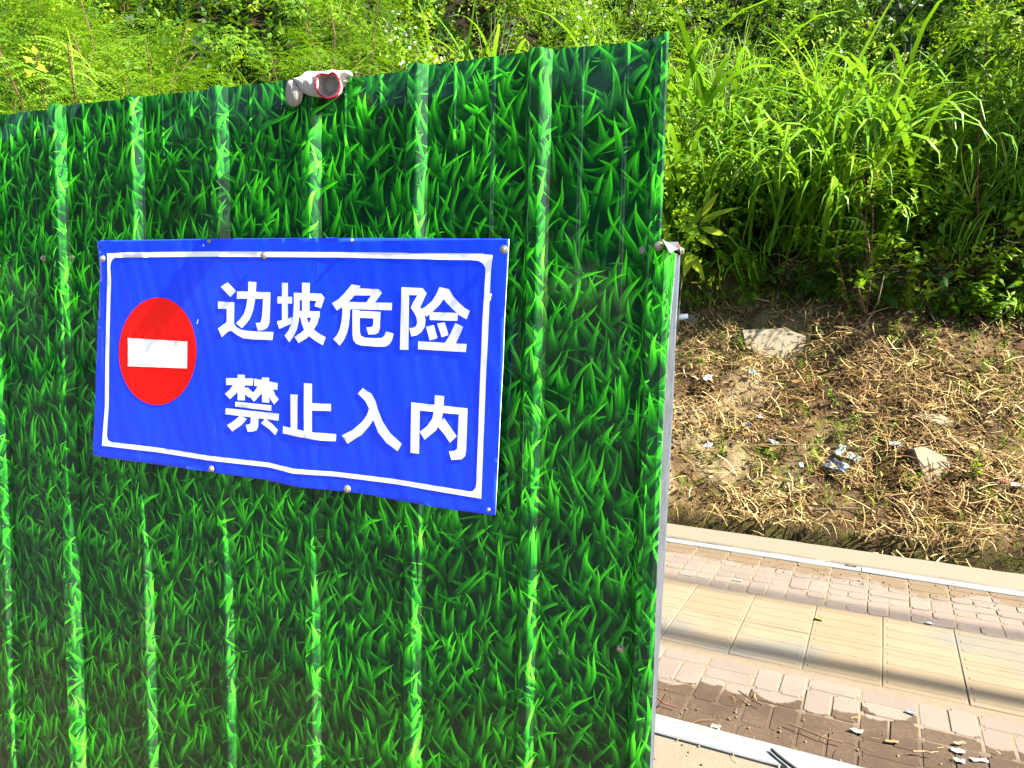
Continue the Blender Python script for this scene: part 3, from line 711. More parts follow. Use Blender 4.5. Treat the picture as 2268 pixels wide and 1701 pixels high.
Vt, Ft = tube([on_y(x, y, YS-.004) for x, y in ((1086, 652), (1087.5, 650), (1087, 656), (1084.5, 666))], .0006, 5); link('loose_tape', mesh_pd('loose_tape', Vt, Ft), WHITE, sign)

# ------------------------------------------------------------------ work glove on top of the fence
def knit(name, col, sc=1.):
    N = NT(name); co = N.n('TexCoord').outputs['Object']
    w = N.n('TexWave', wave_type='BANDS', bands_direction='X'); w.inputs['Scale'].default_value = 90*sc; w.inputs['Distortion'].default_value = 3.; N.l(co, w.inputs['Vector'])
    w2 = N.n('TexWave', wave_type='BANDS', bands_direction='Z'); w2.inputs['Scale'].default_value = 140*sc; w2.inputs['Distortion'].default_value = 3.; N.l(co, w2.inputs['Vector'])
    h = N.m_('ADD', w.outputs['Fac'], w2.outputs['Fac']); d = N.noise(co, 60, 4, .7).outputs[0]
    c = N.mix(N.mr(h, .2, 1.4), tuple(x*.72 for x in col), col); c = N.mix(N.mr(d, .5, .8, 0, .45), c, tuple(x*.5 for x in col))
    N.l(c, N.p.inputs['Base Color']); N.p.inputs['Roughness'].default_value = .95; N.p.inputs['Specular IOR Level'].default_value = .1
    N.bump(h, .7, .0015); return N.m
KN = knit('cream_knit_cotton', (0.4588, 0.4402, 0.4154)); KI = knit('shaded_knit_inside', (0.3410, 0.2976, 0.2604)); KR = knit('red_overlock_yarn', (0.4650, 0.0124, 0.0372), 2.)  # finger and lining knit is browner, their shade put into the colour
gp = on_y(705, 200, YF-.03)
glove = empty('work_glove', gp, 'cream knitted work glove with a red cuff rim draped over the fence top', 'glove')
def seg_dist(P, poly):
    d = np.full(len(P), 9e9); n = len(poly)
    for i in range(n):
        a = np.asarray(poly[i]); b = np.asarray(poly[(i+1) % n]); ab = b-a; t = np.clip(((P-a)@ab)/(ab@ab+1e-12), 0, 1)
        d = np.minimum(d, np.linalg.norm(P-(a+t[:, None]*ab), axis=1))
    return d
def pillow(name, pts, y, T, R, Tb, mat, parent, sp=.0035, ruff=.0, ysl=0.):
    poly = pl(dens(pts, 2), y); V2, F = cdt([poly], [], sp); d = seg_dist(V2, poly)
    q = np.sqrt(np.clip(1-(1-np.clip(d/R, 0, 1))**2, 0, 1)); n = len(V2)
    nz = ruff*fbm(V2[:, 0]*55, V2[:, 1]*25, 9, 3)*q
    cx = V2[:, 0]-poly[:, 0].mean()
    Vf = np.c_[V2[:, 0], y+ysl*cx-T*q-nz, V2[:, 1]]; Vb = np.c_[V2[:, 0], y+ysl*cx+Tb*q, V2[:, 1]]
    me = mesh_np(name, np.r_[Vf, Vb], np.r_[F, F[:, ::-1]+n])
    bm = bmesh.new(); bm.from_mesh(me); bmesh.ops.remove_doubles(bm, verts=bm.verts, dist=1e-5); bm.to_mesh(me); bm.free()
    return link(name, me, mat, parent, True)
yg = YF-.022
pillow('palm', [(636, 186), (641, 177), (655, 173), (669, 170), (676, 160), (681, 157), (705, 158.5), (722, 157), (738, 154.5), (755, 156.5), (772, 156), (779, 161), (774, 168), (765, 172), (766, 179), (759, 184), (757, 190), (751, 197), (747, 206), (735, 212), (716, 215), (700, 214.5), (686, 212), (671, 206), (662, 191), (655, 183), (648, 181)], yg, .017, .030, .03, KN, glove, ruff=.010)
pillow('finger', [(634.5, 192), (638, 181), (645, 176.5), (653, 178), (661, 188), (668, 199), (671.5, 208), (669, 221), (663, 231), (655, 236), (645, 236), (637, 229), (633.5, 214)], yg-.004, .009, .012, .006, KI, glove, ruff=.002)
# hollow cuff: rim curve, outer skin back to the palm, inner bag
rim = [(701.5, 168), (710.5, 163.5), (722, 165), (730, 166.5), (735, 160), (742, 162.5), (750, 176), (753.3, 188), (750, 204), (740.4, 215), (728, 218.7), (716, 215.3), (705, 207), (699, 192), (699, 179)]
def closed(pts, n=64):
    P = np.array(pts+[pts[0]], float); t = np.r_[0, np.cumsum(np.linalg.norm(np.diff(P, axis=0), axis=1))]; s = np.linspace(0, t[-1], n, endpoint=False)
    Q = np.c_[np.interp(s, t, P[:, 0]), np.interp(s, t, P[:, 1])]
    for _ in range(2): Q = (np.roll(Q, 1, 0)+2*Q+np.roll(Q, -1, 0))/4
    return Q
Q = closed(rim); yr = yg-.034
RP = np.array([on_y(x, y, yr+.004*math.sin(k*.3)) for k, (x, y) in enumerate(Q)]); cen = RP.mean(0)
def loft(name, rings, mat, closeend=True):
    n = len(rings[0]); V = np.concatenate(rings); F = []
    for i in range(len(rings)-1):
        for k in range(n): F.append((i*n+k, i*n+(k+1) % n, (i+1)*n+(k+1) % n, (i+1)*n+k))
    if closeend: F.append(tuple((len(rings)-1)*n+k for k in range(n)))
    o = link(name, mesh_pd(name, V, F), mat, glove, True)
    bm = bmesh.new(); bm.from_mesh(o.data); bmesh.ops.recalc_face_normals(bm, faces=bm.faces); bm.to_mesh(o.data); bm.free(); return o
kx, kz = cen[0]/cen[1], (cen[2]-1.5)/cen[1]   # the cuff tube points at whoever stands in front of the sign
loft('cuff', [cen+(RP-cen)*s+np.array([kx*dy-dd, dy, kz*dy]) for s, dy, dd in ((1.0, 0, 0), (1.0, .006, .001), (.96, .016, .003), (.86, .028, .006))], KN, False)
loft('cuff_lining', [cen+(RP-cen)*s+np.array([dx, dy, dz]) for s, dx, dy, dz in ((.97, 0, .0005, 0), (.86, 0, .010, 0), (.78, -.001, .020, .001), (.62, -.003, .028, .003), (.3, -.004, .032, .004))], KI)
ringp = list(RP)+[RP[0]]
Vt, Ft = tube(ringp, [.0017+.0004*math.sin(k*1.9) for k in range(len(ringp))], 6, False); link('red_rim', mesh_pd('red_rim', Vt, Ft), KR, glove, True)
th = [(768, 181), (765, 184), (758, 189), (757, 198), (753, 206), (750, 213), (744, 219), (739, 222), (737, 218)]
THR = knit('pale_red_yarn', (0.4900, 0.1750, 0.1540), 2.)
Vt, Ft = tube([on_y(x+random.uniform(-1, 1), y, yr+.012) for x, y in dens(th, 2)[:-2]], .0006, 5); link('loose_thread', mesh_pd('loose_thread', Vt, Ft), THR, glove)

exec_veg = True
# ------------------------------------------------------------------ vegetation meshes
UPV = np.array([0, 0, 1.])
def rotm(rx, ry, rz_):
    cx, sx = np.cos(rx), np.sin(rx); cy, sy = np.cos(ry), np.sin(ry); cz, sz = np.cos(rz_), np.sin(rz_)
    n = len(rx); M = np.zeros((n, 3, 3))
    M[:, 0, 0] = cz*cy; M[:, 0, 1] = cz*sy*sx-sz*cx; M[:, 0, 2] = cz*sy*cx+sz*sx
    M[:, 1, 0] = sz*cy; M[:, 1, 1] = sz*sy*sx+cz*cx; M[:, 1, 2] = sz*sy*cx-cz*sx
    M[:, 2, 0] = -sy; M[:, 2, 1] = cy*sx; M[:, 2, 2] = cy*cx
    return M
def scatter(protos, P, M, S, vr, pick=None):
    """protos list of (V,T,var); returns V,T,var of all copies joined"""
    Vs = []; Ts = []; Rs = []; b = 0
    pick = pick if pick is not None else rng.integers(0, len(protos), len(P))
    for k, (V, T, va) in enumerate(protos):
        s = np.where(pick == k)[0]
        if not len(s): continue
        W = np.einsum('nij,vj->nvi', M[s], V)*S[s][:, None, None]+P[s][:, None, :]
        Vs.append(W.reshape(-1, 3)); nn = len(V)
        Ts.append((T[None]+(np.arange(len(s))*nn)[:, None, None]).reshape(-1, T.shape[1])+b); b += nn*len(s)
        Rs.append((va[None]+vr[s][:, None]).ravel())
    return np.concatenate(Vs), np.concatenate(Ts), np.concatenate(Rs)
def leaf(L, W, fold=.25, droop=.2, wide=.4):
    """leaf along +X from the origin, 6 verts, 4 tris"""
    V = np.array([(0, 0, 0), (L*wide, W/2, fold*W), (L*wide, 0, -.0), (L*wide, -W/2, fold*W), (L, 0, -droop*L)])
    T = np.array([(0, 2, 1), (0, 3, 2), (2, 4, 1), (3, 4, 2)]); return V, T
def join(parts):
    Vs = []; Ts = []; Rs = []; b = 0
    for V, T, r in parts:
        Vs.append(V); Ts.append(T+b); Rs.append(np.full(len(V), r) if np.isscalar(r) else r); b += len(V)
    return np.concatenate(Vs), np.concatenate(Ts), np.concatenate(Rs)
def xf(V, rx=0, ry=0, rz_=0, s=1., t=(0, 0, 0)):
    M = rotm(np.array([rx]), np.array([ry]), np.array([rz_]))[0]; return (V*s)@M.T+np.array(t)
def sprig(n, L, W, H, spread=.9, vr=.18, tri=False):
    """a stem of leaves growing to +Z"""
    out = []
    for k in range(n):
        V, T = leaf(L*random.uniform(.6, 1.2), W*random.uniform(.7, 1.2), random.uniform(.05, .3), random.uniform(0, .4))
        if tri: V = V[[0, 1, 4, 3]]; T = np.array([(0, 3, 1), (3, 2, 1)])
        h = H*(k+.5)/n; a = k*2.4+random.uniform(-.4, .4); pitch = random.uniform(-.9, .3)
        out.append((xf(V, random.uniform(-.4, .4), pitch, a, 1, (random.gauss(0, .02), random.gauss(0, .02), h)), T, .5+random.uniform(-vr, vr)))
    return join(out)
def strip_blade(L, W, a0, bend, n=7, az=0., twist=0., base=(0, 0, 0), fold=0., pw=1.5):
    """long grass blade: starts at angle a0 above the horizontal, bends down by bend"""
    V = []; p = np.array(base, float); ca, sa = math.cos(az), math.sin(az)
    for i in range(n+1):
        t = i/n; an = a0-bend*t**pw; w = W*(.45+.9*t if t < .35 else 1.)*min(1., (1-t)**.7*1.25+.02)/2
        side = np.array([-sa, ca, 0.])*math.cos(twist*t)+np.array([0, 0, 1.])*math.sin(twist*t)
        V += [p-side*w, p+side*w]
        p = p+np.array([ca*math.cos(an), sa*math.cos(an), math.sin(an)])*L/n
    T = []
    for i in range(n): T += [(2*i, 2*i+2, 2*i+1), (2*i+1, 2*i+2, 2*i+3)]
    return np.array(V), np.array(T)
# leaf materials (albedo)
HERB = leafmat('herb_leaf', [(.0, (0.0027, 0.0123, 0.0014)), (.32, (0.0201, 0.0732, 0.0035)), (.57, (0.0920, 0.2065, 0.0059)), (1., (0.2714, 0.3658, 0.0153))], .40)  # dark end near black, shade of the inner leaves put into the colour
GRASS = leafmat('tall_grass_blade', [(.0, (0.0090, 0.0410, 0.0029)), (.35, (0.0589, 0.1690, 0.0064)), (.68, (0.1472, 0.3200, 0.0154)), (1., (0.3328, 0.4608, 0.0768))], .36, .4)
FERN = leafmat('feathery_leaflet', [(.0, (0.0062, 0.0306, 0.0030)), (.35, (0.0306, 0.1013, 0.0049)), (.7, (0.0767, 0.1841, 0.0074)), (1., (0.1350, 0.2455, 0.0122))], .40)
LIME = leafmat('lime_leaf', [(.0, (0.0435, 0.1015, 0.0036)), (.5, (0.1450, 0.2538, 0.0057)), (1., (0.3190, 0.3770, 0.0145))], .46)
STEM = simple('red_brown_stem', (0.0775, 0.0286, 0.0122), .8, var=.35, scale=12)
GSTEM = simple('green_stem', (0.0490, 0.0612, 0.0163), .8, var=.3, scale=12)
STRAW = leafmat('dry_straw', [(.0, (.016, .007, .002)), (.32, (.075, .038, .011)), (.60, (.19, .122, .040)), (1., (.42, .33, .15))], .08, .7)
nt_ = STRAW.node_tree
for n__ in nt_.nodes:
    if n__.type == 'MIX_SHADER': n__.inputs[0].default_value = 0.0
FLW = simple('white_petal', (0.3640, 0.3640, 0.3360), .7, var=.05)

def hill_normal(x, y, e=.25):
    dx = (hillz(x+e, y)-hillz(x-e, y))/(2*e); dy = (hillz(x, y+e)-hillz(x, y-e))/(2*e)
    n = np.stack([-dx, -dy, np.ones_like(dx)], -1); return n/np.linalg.norm(n, axis=-1, keepdims=True)
def veff(x, y): return EV[0]*x+EV[1]*y+4.6*smooth(-1.8, -7.5, x)
def sample(n, x0, x1, v0, v1, dens_far=True, vp=1.0):
    """points on the hill between two levels, denser where the hill is nearer to the path"""
    X = x0+(x1-x0)*rng.random(n*3); ve = v0+(v1-v0)*rng.random(n*3)**vp
    Y = (ve-4.6*smooth(-1.8, -7.5, X)-EV[0]*X)/EV[1]
    d = np.hypot(X, Y)
    # keep what could be seen from the path in front of the fence
    w = np.clip((7.5/d)**1.6, .0, 1.)
    k = rng.random(n*3) < w
    X, Y = X[k][:n], Y[k][:n]
    return X, Y
def canopy(x, y): return .08+.95*np.clip(.45+fbm(x*1.15+9, y*1.15, 71, 3)*1.7, 0, 1)**1.3
def seen(x, y):
    """roughly in front of a camera that may step a little to the side"""
    a = np.degrees(np.arctan2(-x, y)); return (a > -26) & (a < 63)
# --- herb cover
pro_a = [sprig(14, .055, .026, .22) for _ in range(5)]            # small leaves
pro_b = [sprig(9, .085, .05, .20) for _ in range(4)]               # broader leaves
pro_c = [sprig(26, .034, .014, .20, tri=True) for _ in range(4)]   # very fine leaves
def cover(name, protos, n, x0, x1, v0, v1, mat, smin, smax, bias, hmul=1., sd=1, patch=None, vpow=1.):
    X, Y = sample(n, x0, x1, v0, v1, vp=vpow); k = seen(X, Y); X, Y = X[k], Y[k]
    if patch is not None:
        m = vnoise(X*.8+patch, Y*.8, 91+int(patch)); kk = rng.random(len(X)) < smooth(.30, .62, m); X, Y = X[kk], Y[kk]
    Z = hillz(X, Y); N = hill_normal(X, Y); h = canopy(X, Y)*hmul
    t = rng.random(len(X))**.6; P = np.c_[X, Y, Z]+N*(h*t)[:, None]-np.array([0, 0, .08])
    M = rotm(rng.normal(.45, .5, len(X)), rng.normal(0, .5, len(X)), rng.random(len(X))*6.28)
    # lean the sprigs out from the slope
    L = rotm(np.full(len(X), .55), np.zeros(len(X)), np.zeros(len(X))); M = np.einsum('nij,njk->nik', L, M)
    S = rng.uniform(smin, smax, len(X))*(.8+.035*np.hypot(X, Y))
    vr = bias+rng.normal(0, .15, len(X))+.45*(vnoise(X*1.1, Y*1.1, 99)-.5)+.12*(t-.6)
    lo = (veff(X, Y) > 8.15) | (rng.random(len(X)) < .45); P, M, S, vr = P[lo], M[lo], S[lo], vr[lo]
    V, T, va = scatter(protos, P, M, S, vr)
    o = link(name, mesh_np(name, V, T, np.clip(va, 0, 1)), mat); tag(o, kind='stuff'); return o
o = cover('undergrowth', pro_a, 7600, -20, 5, 7.7, 14.5, HERB, .8, 1.5, .02, vpow=1.4)
tag(o, 'mixed small-leaved undergrowth covering the steep hillside', 'undergrowth')
o = cover('undergrowth', pro_b, 4200, -20, 5, 7.75, 13, HERB, .7, 1.3, -.05, patch=3., vpow=1.3)
tag(o, 'broad-leaved weeds in patches among the hillside undergrowth', 'undergrowth')
o = cover('undergrowth', pro_c, 6500, -20, 5, 7.9, 14.5, LIME, .9, 1.5, -.08, 1.12, patch=11., vpow=1.3)
tag(o, 'fine yellow-green herbs in sunny patches on the hillside', 'undergrowth')
# inner leaves low down, coloured near black to put shade into the gaps
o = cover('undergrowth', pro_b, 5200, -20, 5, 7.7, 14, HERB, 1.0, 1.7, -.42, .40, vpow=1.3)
tag(o, 'leaves coloured dark for shade, deep inside the hillside undergrowth', 'undergrowth')
# --- wildflowers
fl = []
for k in range(6):
    a = k*math.pi/3; fl.append(np.array([(0, 0, 0), (.017*math.cos(a-.5), .017*math.sin(a-.5), .003), (.017*math.cos(a+.5), .017*math.sin(a+.5), .003)]))
FV = np.concatenate(fl); FT = np.arange(18).reshape(6, 3)
n = 1500; X, Y = sample(n, -5.0, 1.5, 8.8, 13); k = seen(X, Y) & (rng.random(len(X)) < smooth(.30, .55, vnoise(X*.7+5, Y*.7, 44))); X, Y = X[k], Y[k]
P = np.c_[X, Y, hillz(X, Y)]+hill_normal(X, Y)*(canopy(X, Y)*1.05+.10*rng.random(len(X)))[:, None]
V, T, va = scatter([(FV, FT, np.full(18, .5))], P, rotm(rng.normal(.9, .4, len(X)), rng.normal(0, .4, len(X)), rng.random(len(X))*6.28), rng.uniform(.8, 1.4, len(X)), np.zeros(len(X)))
o = link('wildflowers', mesh_np('wildflowers', V, T, va), FLW); tag(o, 'tiny white wildflowers dotted through the upper hillside weeds', 'flowers', kind='stuff')
# --- scattered grass blades over the hill
bl = []
for k in range(8):
    parts = []
    for j in range(7):
        V, T = strip_blade(random.uniform(.25, .6), random.uniform(.006, .013), random.uniform(.9, 1.5), random.uniform(.6, 2.2), 5, random.uniform(0, 6.28), random.uniform(-.5, .5))
        parts.append((V, T, .5+random.uniform(-.2, .25)))
    bl.append(join(parts))
def grass_cover(name, n, x0, x1, v0, v1, mat, bias, smin, smax, label, patch=None, hoff=.15):
    X, Y = sample(n, x0, x1, v0, v1); k = seen(X, Y); X, Y = X[k], Y[k]
    if patch is not None:
        kk = rng.random(len(X)) < smooth(.35, .65, vnoise(X*.7+patch, Y*.7, 61)); X, Y = X[kk], Y[kk]
    P = np.c_[X, Y, hillz(X, Y)]+hill_normal(X, Y)*(hoff*rng.random(len(X)))[:, None]
    V, T, va = scatter(bl, P, rotm(rng.normal(.35, .25, len(X)), rng.normal(0, .25, len(X)), rng.random(len(X))*6.28), rng.uniform(smin, smax, len(X)), bias+rng.normal(0, .12, len(X)))
    o = link(name, mesh_np(name, V, T, np.clip(va, 0, 1)), mat); tag(o, label, 'grass', kind='stuff'); return o
grass_cover('wild_grass', 2600, -16, 4, 8.0, 13, GRASS, .12, .8, 1.5, 'thin wild grass blades sprouting between the hillside weeds', 2., .4)
grass_cover('grass_fringe', 520, -1.6, 3.6, 7.55, 8.0, GRASS, .0, .25, .6, 'short green and brown grass fringe where the weeds meet the bare slope', None, .02)
grass_cover('slope_grass', 800, -1.6, 3.4, 5.6, 7.3, LIME, .05, .15, .32, 'small fresh green grass tufts scattered on the straw-covered slope', 8., .01)
# --- straw litter on the cut slope
st = []
for k in range(10):
    L = random.uniform(.05, .24); W = random.uniform(.003, .0075); cv = random.uniform(-.45, .45); V = []
    for i in range(4):
        t = i/3; V += [(L*(t-.5), cv*L*(t-.5)**2-W/2, .007*math.sin(3.1*t)), (L*(t-.5), cv*L*(t-.5)**2+W/2, .007*math.sin(3.1*t)+.002)]
    T = []
    for i in range(3): T += [(2*i, 2*i+2, 2*i+1), (2*i+1, 2*i+2, 2*i+3)]
    st.append((np.array(V), np.array(T), np.full(8, .5)))
n = 48000; X = rng.uniform(-2.4, 3.9, n); ve = 5.50+2.65*rng.random(n); Y = (ve-4.6*smooth(-1.8, -7.5, X)-EV[0]*X)/EV[1]
cl = vnoise(X*3, Y*3, 33); k = rng.random(n) < (.12+1.0*smooth(.32, .62, cl))*(1-.45*smooth(.6, -.5, X)); X, Y = X[k], Y[k]; n = len(X)
N_ = hill_normal(X, Y, .05)
tx = np.cross(np.tile([1., 0, 0], (n, 1)), N_)*-1; ax = rng.normal(0, 1.1, n)
t1 = np.cross(N_, np.tile([0, 1., 0], (n, 1))); t1 /= np.linalg.norm(t1, axis=1)[:, None]; t2 = np.cross(N_, t1)
d1 = t1*np.cos(ax)[:, None]+t2*np.sin(ax)[:, None]; tilt = rng.normal(.06, .24, n); d1 = d1*np.cos(tilt)[:, None]+N_*np.sin(tilt)[:, None]; d1 /= np.linalg.norm(d1, axis=1)[:, None]
d2 = np.cross(N_, d1); d2 /= np.linalg.norm(d2, axis=1)[:, None]; d3 = np.cross(d1, d2); M = np.stack([d1, d2, d3], -1)
P = np.c_[X, Y, hillz(X, Y)]+N_*(rng.random(n)**2*.08)[:, None]
V, T, va = scatter(st, P, M, rng.uniform(.6, 1.25, n), rng.normal(.0, .26, n)+.35*(vnoise(X*1.2, Y*1.2, 12)-.5))
o = link('straw_litter', mesh_np('straw_litter', V, T, np.clip(va, 0, 1)), STRAW); tag(o, 'brown dry straw and cut grass covering the lower slope', 'straw', kind='stuff')
def lay(n_, x0, x1, v0, v1, lift):
    X = rng.uniform(x0, x1, n_); Y = (v0+(v1-v0)*rng.random(n_)-EV[0]*X)/EV[1]
    N_ = hill_normal(X, Y, .05); return X, Y, np.c_[X, Y, hillz(X, Y)]+N_*(lift*rng.random(n_))[:, None]
lf = []
for k in range(5):
    V, T = leaf(random.uniform(.04, .075), random.uniform(.015, .03), random.uniform(.2, .6), random.uniform(-.3, .5)); lf.append((V, T, np.full(5, .5)))
X, Y, P = lay(3200, -1.6, 3.4, 5.55, 7.9, .07)
V, T, va = scatter(lf, P, rotm(rng.normal(.6, .6, len(X)), rng.normal(0, .6, len(X)), rng.random(len(X))*6.28), rng.uniform(.5, 1.2, len(X)), rng.normal(-.12, .25, len(X)))
o = link('leaf_litter', mesh_np('leaf_litter', V, T, np.clip(va, 0, 1)), STRAW); tag(o, 'curled brown dead leaves mixed into the straw on the slope', 'leaf litter', kind='stuff')
X, Y, P = lay(1700, -1.6, 3.4, 5.6, 8.1, .02); k = vnoise(X*1.7, Y*1.7, 57) > .48; X, Y, P = X[k], Y[k], P[k]
V, T, va = scatter(pro_c, P, rotm(rng.normal(.4, .3, len(X)), rng.normal(0, .3, len(X)), rng.random(len(X))*6.28), rng.uniform(.25, .6, len(X)), rng.normal(0, .15, len(X)))
o = link('slope_seedlings', mesh_np('slope_seedlings', V, T, np.clip(va, 0, 1)), HERB); tag(o, 'tiny green seedlings sprouting through the straw', 'seedlings', kind='stuff')
# hanging dry roots over the ditch
parts = []
for k in range(250):
    x = random.uniform(-1.4, 3.6); y = (5.50+.13*float(smooth(.0, 2.0, x))+random.uniform(-.02, .05)-EV[0]*x)/EV[1]; z = float(hillz(x, y+.06))
    V, T = strip_blade(random.uniform(.06, .26), random.uniform(.004, .007), random.uniform(-.4, .8), random.uniform(1., 2.4), 4, random.gauss(-1.57, .6), 0, (x, y, max(z, -.02)))
    parts.append((V, T, random.uniform(.15, .9)))
V, T, va = join(parts); o = link('hanging_straw', mesh_np('hanging_straw', V, T, va), STRAW); tag(o, 'dry stalks hanging over the dark ditch edge', 'straw', kind='stuff')

# --- feathery shrubs (compound leaves) as things
def frond(L=.40, npair=6):
    parts = []
    V, T = strip_blade(L, .007, .45, .9, 4); parts.append((V, T, .45))
    for i in range(npair):
        t = (i+.8)/(npair+.2); x = L*t*.95; z = .45*x-1.1*x*x
        pl_ = L*.34*math.sin(math.pi*min(.9, .22+t*.72))+.025
        for s in (-1, 1):
            nl = max(5, int(pl_/.0125)); a = s*.95; pv = random.uniform(-.12, .12)
            for j in range(nl):
                q = (j+.6)/nl*pl_; w = .0155*(1-.45*j/nl)
                bx_, by_ = x+math.cos(a)*q, math.sin(a)*q; bz = z-.5*q*q/pl_
                for s2 in (-1, 1):
                    ox, oy = -math.sin(a)*s2*w+.006*math.cos(a), math.cos(a)*s2*w+.006*math.sin(a)
                    V = np.array([(bx_, by_, bz), (bx_+ox*.55+.0078, by_+oy*.55, bz+.001), (bx_+ox, by_+oy, bz-.001), (bx_+ox*.55-.0078, by_+oy*.55, bz+.001)])
                    parts.append((V, np.array([(0, 1, 2), (0, 2, 3)]), .5+.04*s2+pv))
    return join(parts)
FR = [frond(.36, 6), frond(.46, 7)]
def make_shrub_mesh(H, nst, nf, seed):
    random.seed(seed); SV = []; SF = []; parts = []; P = []; M = []; S = []; vr = []
    for k in range(nst):
        az = random.uniform(0, 6.28); ln = random.uniform(.05, .26); hh = H*random.uniform(.65, 1.)
        pts = [np.array([0, 0, 0.])+np.array([math.cos(az), math.sin(az), 0])*.06*k**.5]
        for i in range(1, 7):
            t = i/6; pts.append(pts[0]+np.array([math.cos(az)*ln*t*hh, math.sin(az)*ln*t*hh, hh*t])+np.array([random.gauss(0, .025), random.gauss(0, .025), 0]))
        V, F = tube(pts, [.011*(1-.75*i/6) for i in range(7)], 5); b = len(SV); SV += list(V); SF += [tuple(x+b for x in f) for f in F]
        for j in range(nf):
            t = random.uniform(.28, 1.)**.8; i = min(5, int(t*6)); q = pts[i]+(pts[i+1]-pts[i])*(t*6-i)
            P.append(q); a = random.uniform(0, 6.28)
            M.append((random.gauss(0, .35), -random.uniform(-.15, .7), a)); S.append(random.uniform(.7, 1.25)*(1.15-.4*t)); vr.append(.14+random.gauss(0, .2)+.35*(t-.6))
    M = np.array(M); V, T, va = scatter(FR, np.array(P), rotm(M[:, 0], M[:, 1], M[:, 2]), np.array(S), np.array(vr))
    return mesh_np('foliage', V, T, np.clip(va, 0, 1)), mesh_pd('stem', SV, SF)
SHR = []
for i in range(4):
    f, s_ = make_shrub_mesh(1.5, 6, 15, 100+i); f.materials.append(FERN); s_.materials.append(STEM); SHR.append((f, s_))
random.seed(5)
def place_shrub(k, p, s, rz_, label):
    r = empty('feathery_shrub', p, label, 'shrub', 'feathery shrubs on the hillside'); r.rotation_euler = (random.gauss(.12, .08), random.gauss(0, .1), rz_); r.scale = (s, s, s)
    for nm, me in (('foliage', SHR[k][0]), ('stem', SHR[k][1])):
        o = bpy.data.objects.new(nm, me); COL.objects.link(o); o.parent = r
def at_dist(px, py, Y):
    """the hill point under a plant top seen at px,py when the plant stands at depth Y"""
    p = on_y(px, py, Y); return np.array([p[0], p[1], float(hillz(p[0], p[1]))]), p[2]
shrub_spots = [  # top px, top py, Y, variant, label
    (60, -40, 5.0, 0, 'feathery green shrub in the top left corner'),
    (190, 20, 4.3, 1, 'tall feathery shrub above the leftmost fence ribs'),
    (330, 60, 4.8, 2, 'feathery shrub with bare red stems above the fence left of the glove'),
    (480, -60, 5.4, 3, 'feathery shrub rising to the top edge left of the glove'),
    (520, 60, 4.7, 0, 'feathery shrub with red seed pods just left of the glove'),
    (640, 0, 5.6, 1, 'feathery shrub directly above the glove'),
    (90, 120, 4.0, 3, 'low yellow-green feathery shrub at the left edge of the photo'),
    (770, -30, 7.2, 2, 'feathery shrub right of the glove under the top edge'),
    (420, 150, 4.2, 1, 'low feathery shrub leaning over the fence top between ribs'),
    (2190, 110, 7.9, 2, 'feathery shrub in the upper right corner above drooping grass'),
    (1930, 330, 7.45, 0, 'small feathery shrub under the arching grass on the right'),
    (20, 40, 3.9, 2, 'feathery shrub at the far left just over the fence'),
    (260, 110, 3.9, 0, 'low feathery shrub behind the third rib from the left'),
    (400, 20, 4.6, 3, 'bright feathery shrub above the fourth rib from the left'),
    (560, -30, 5.0, 1, 'feathery shrub behind the one with seed pods'),
    (700, 60, 5.4, 3, 'feathery shrub just above the glove cuff'),
    (140, -60, 4.8, 3, 'tall feathery shrub cut by the top edge at left'),
    (280, -80, 7.0, 0, 'shaded feathery shrub behind the others at top left'),
]
for i, (px, py, Y, k, lab) in enumerate(shrub_spots):
    p, zt = at_dist(px, py, Y); s = float(np.clip((zt-p[2])/1.35, .5, 1.7)); place_shrub(k, p, s, i*1.7, lab)
# red seed pods
# --- tall arching grass clumps as things
def clump_mesh(seed, nb, L0, L1, W, spread, b0=.5, b1=2.9, pw=1.5):
    random.seed(seed); parts = []
    for k in range(nb):
        az = random.uniform(0, 6.28); V, T = strip_blade(random.uniform(L0, L1), W*random.uniform(.6, 1.2), random.uniform(1.0, 1.5), random.uniform(b0, b1), 10, az, random.uniform(-.4, .4), (random.gauss(0, spread), random.gauss(0, spread), random.uniform(0, .12)), 0., pw)
        c = np.linspace(-.12, .12, len(V))+.5+random.gauss(0, .13); parts.append((V, T, c))
    V, T, va = join(parts); me = mesh_np('blades', V, T, np.clip(va, 0, 1)); me.materials.append(GRASS); return me
def culm_mesh(seed, n, H):
    random.seed(seed); SV = []; SF = []
    for k in range(n):
        a = random.uniform(0, 6.28); l = random.uniform(.05, .35)*H
        V, F = tube([(random.gauss(0, .04), random.gauss(0, .04), 0), (math.cos(a)*l*.4, math.sin(a)*l*.4, H*.55), (math.cos(a)*l, math.sin(a)*l, H)], [.005, .004, .002], 4)
        b = len(SV); SV += list(V); SF += [tuple(x+b for x in f) for f in F]
    me = mesh_pd('stem', SV, SF); me.materials.append(GSTEM); return me
CL = [(clump_mesh(i, 60, .5, 1.3, .036, .10), culm_mesh(i, 7, .9)) for i in range(2)]+[(clump_mesh(i, 52, .9, 1.7, .050, .14, 2.0, 3.6, 2.6), culm_mesh(i, 7, 1.1)) for i in (2, 3)]
random.seed(11)
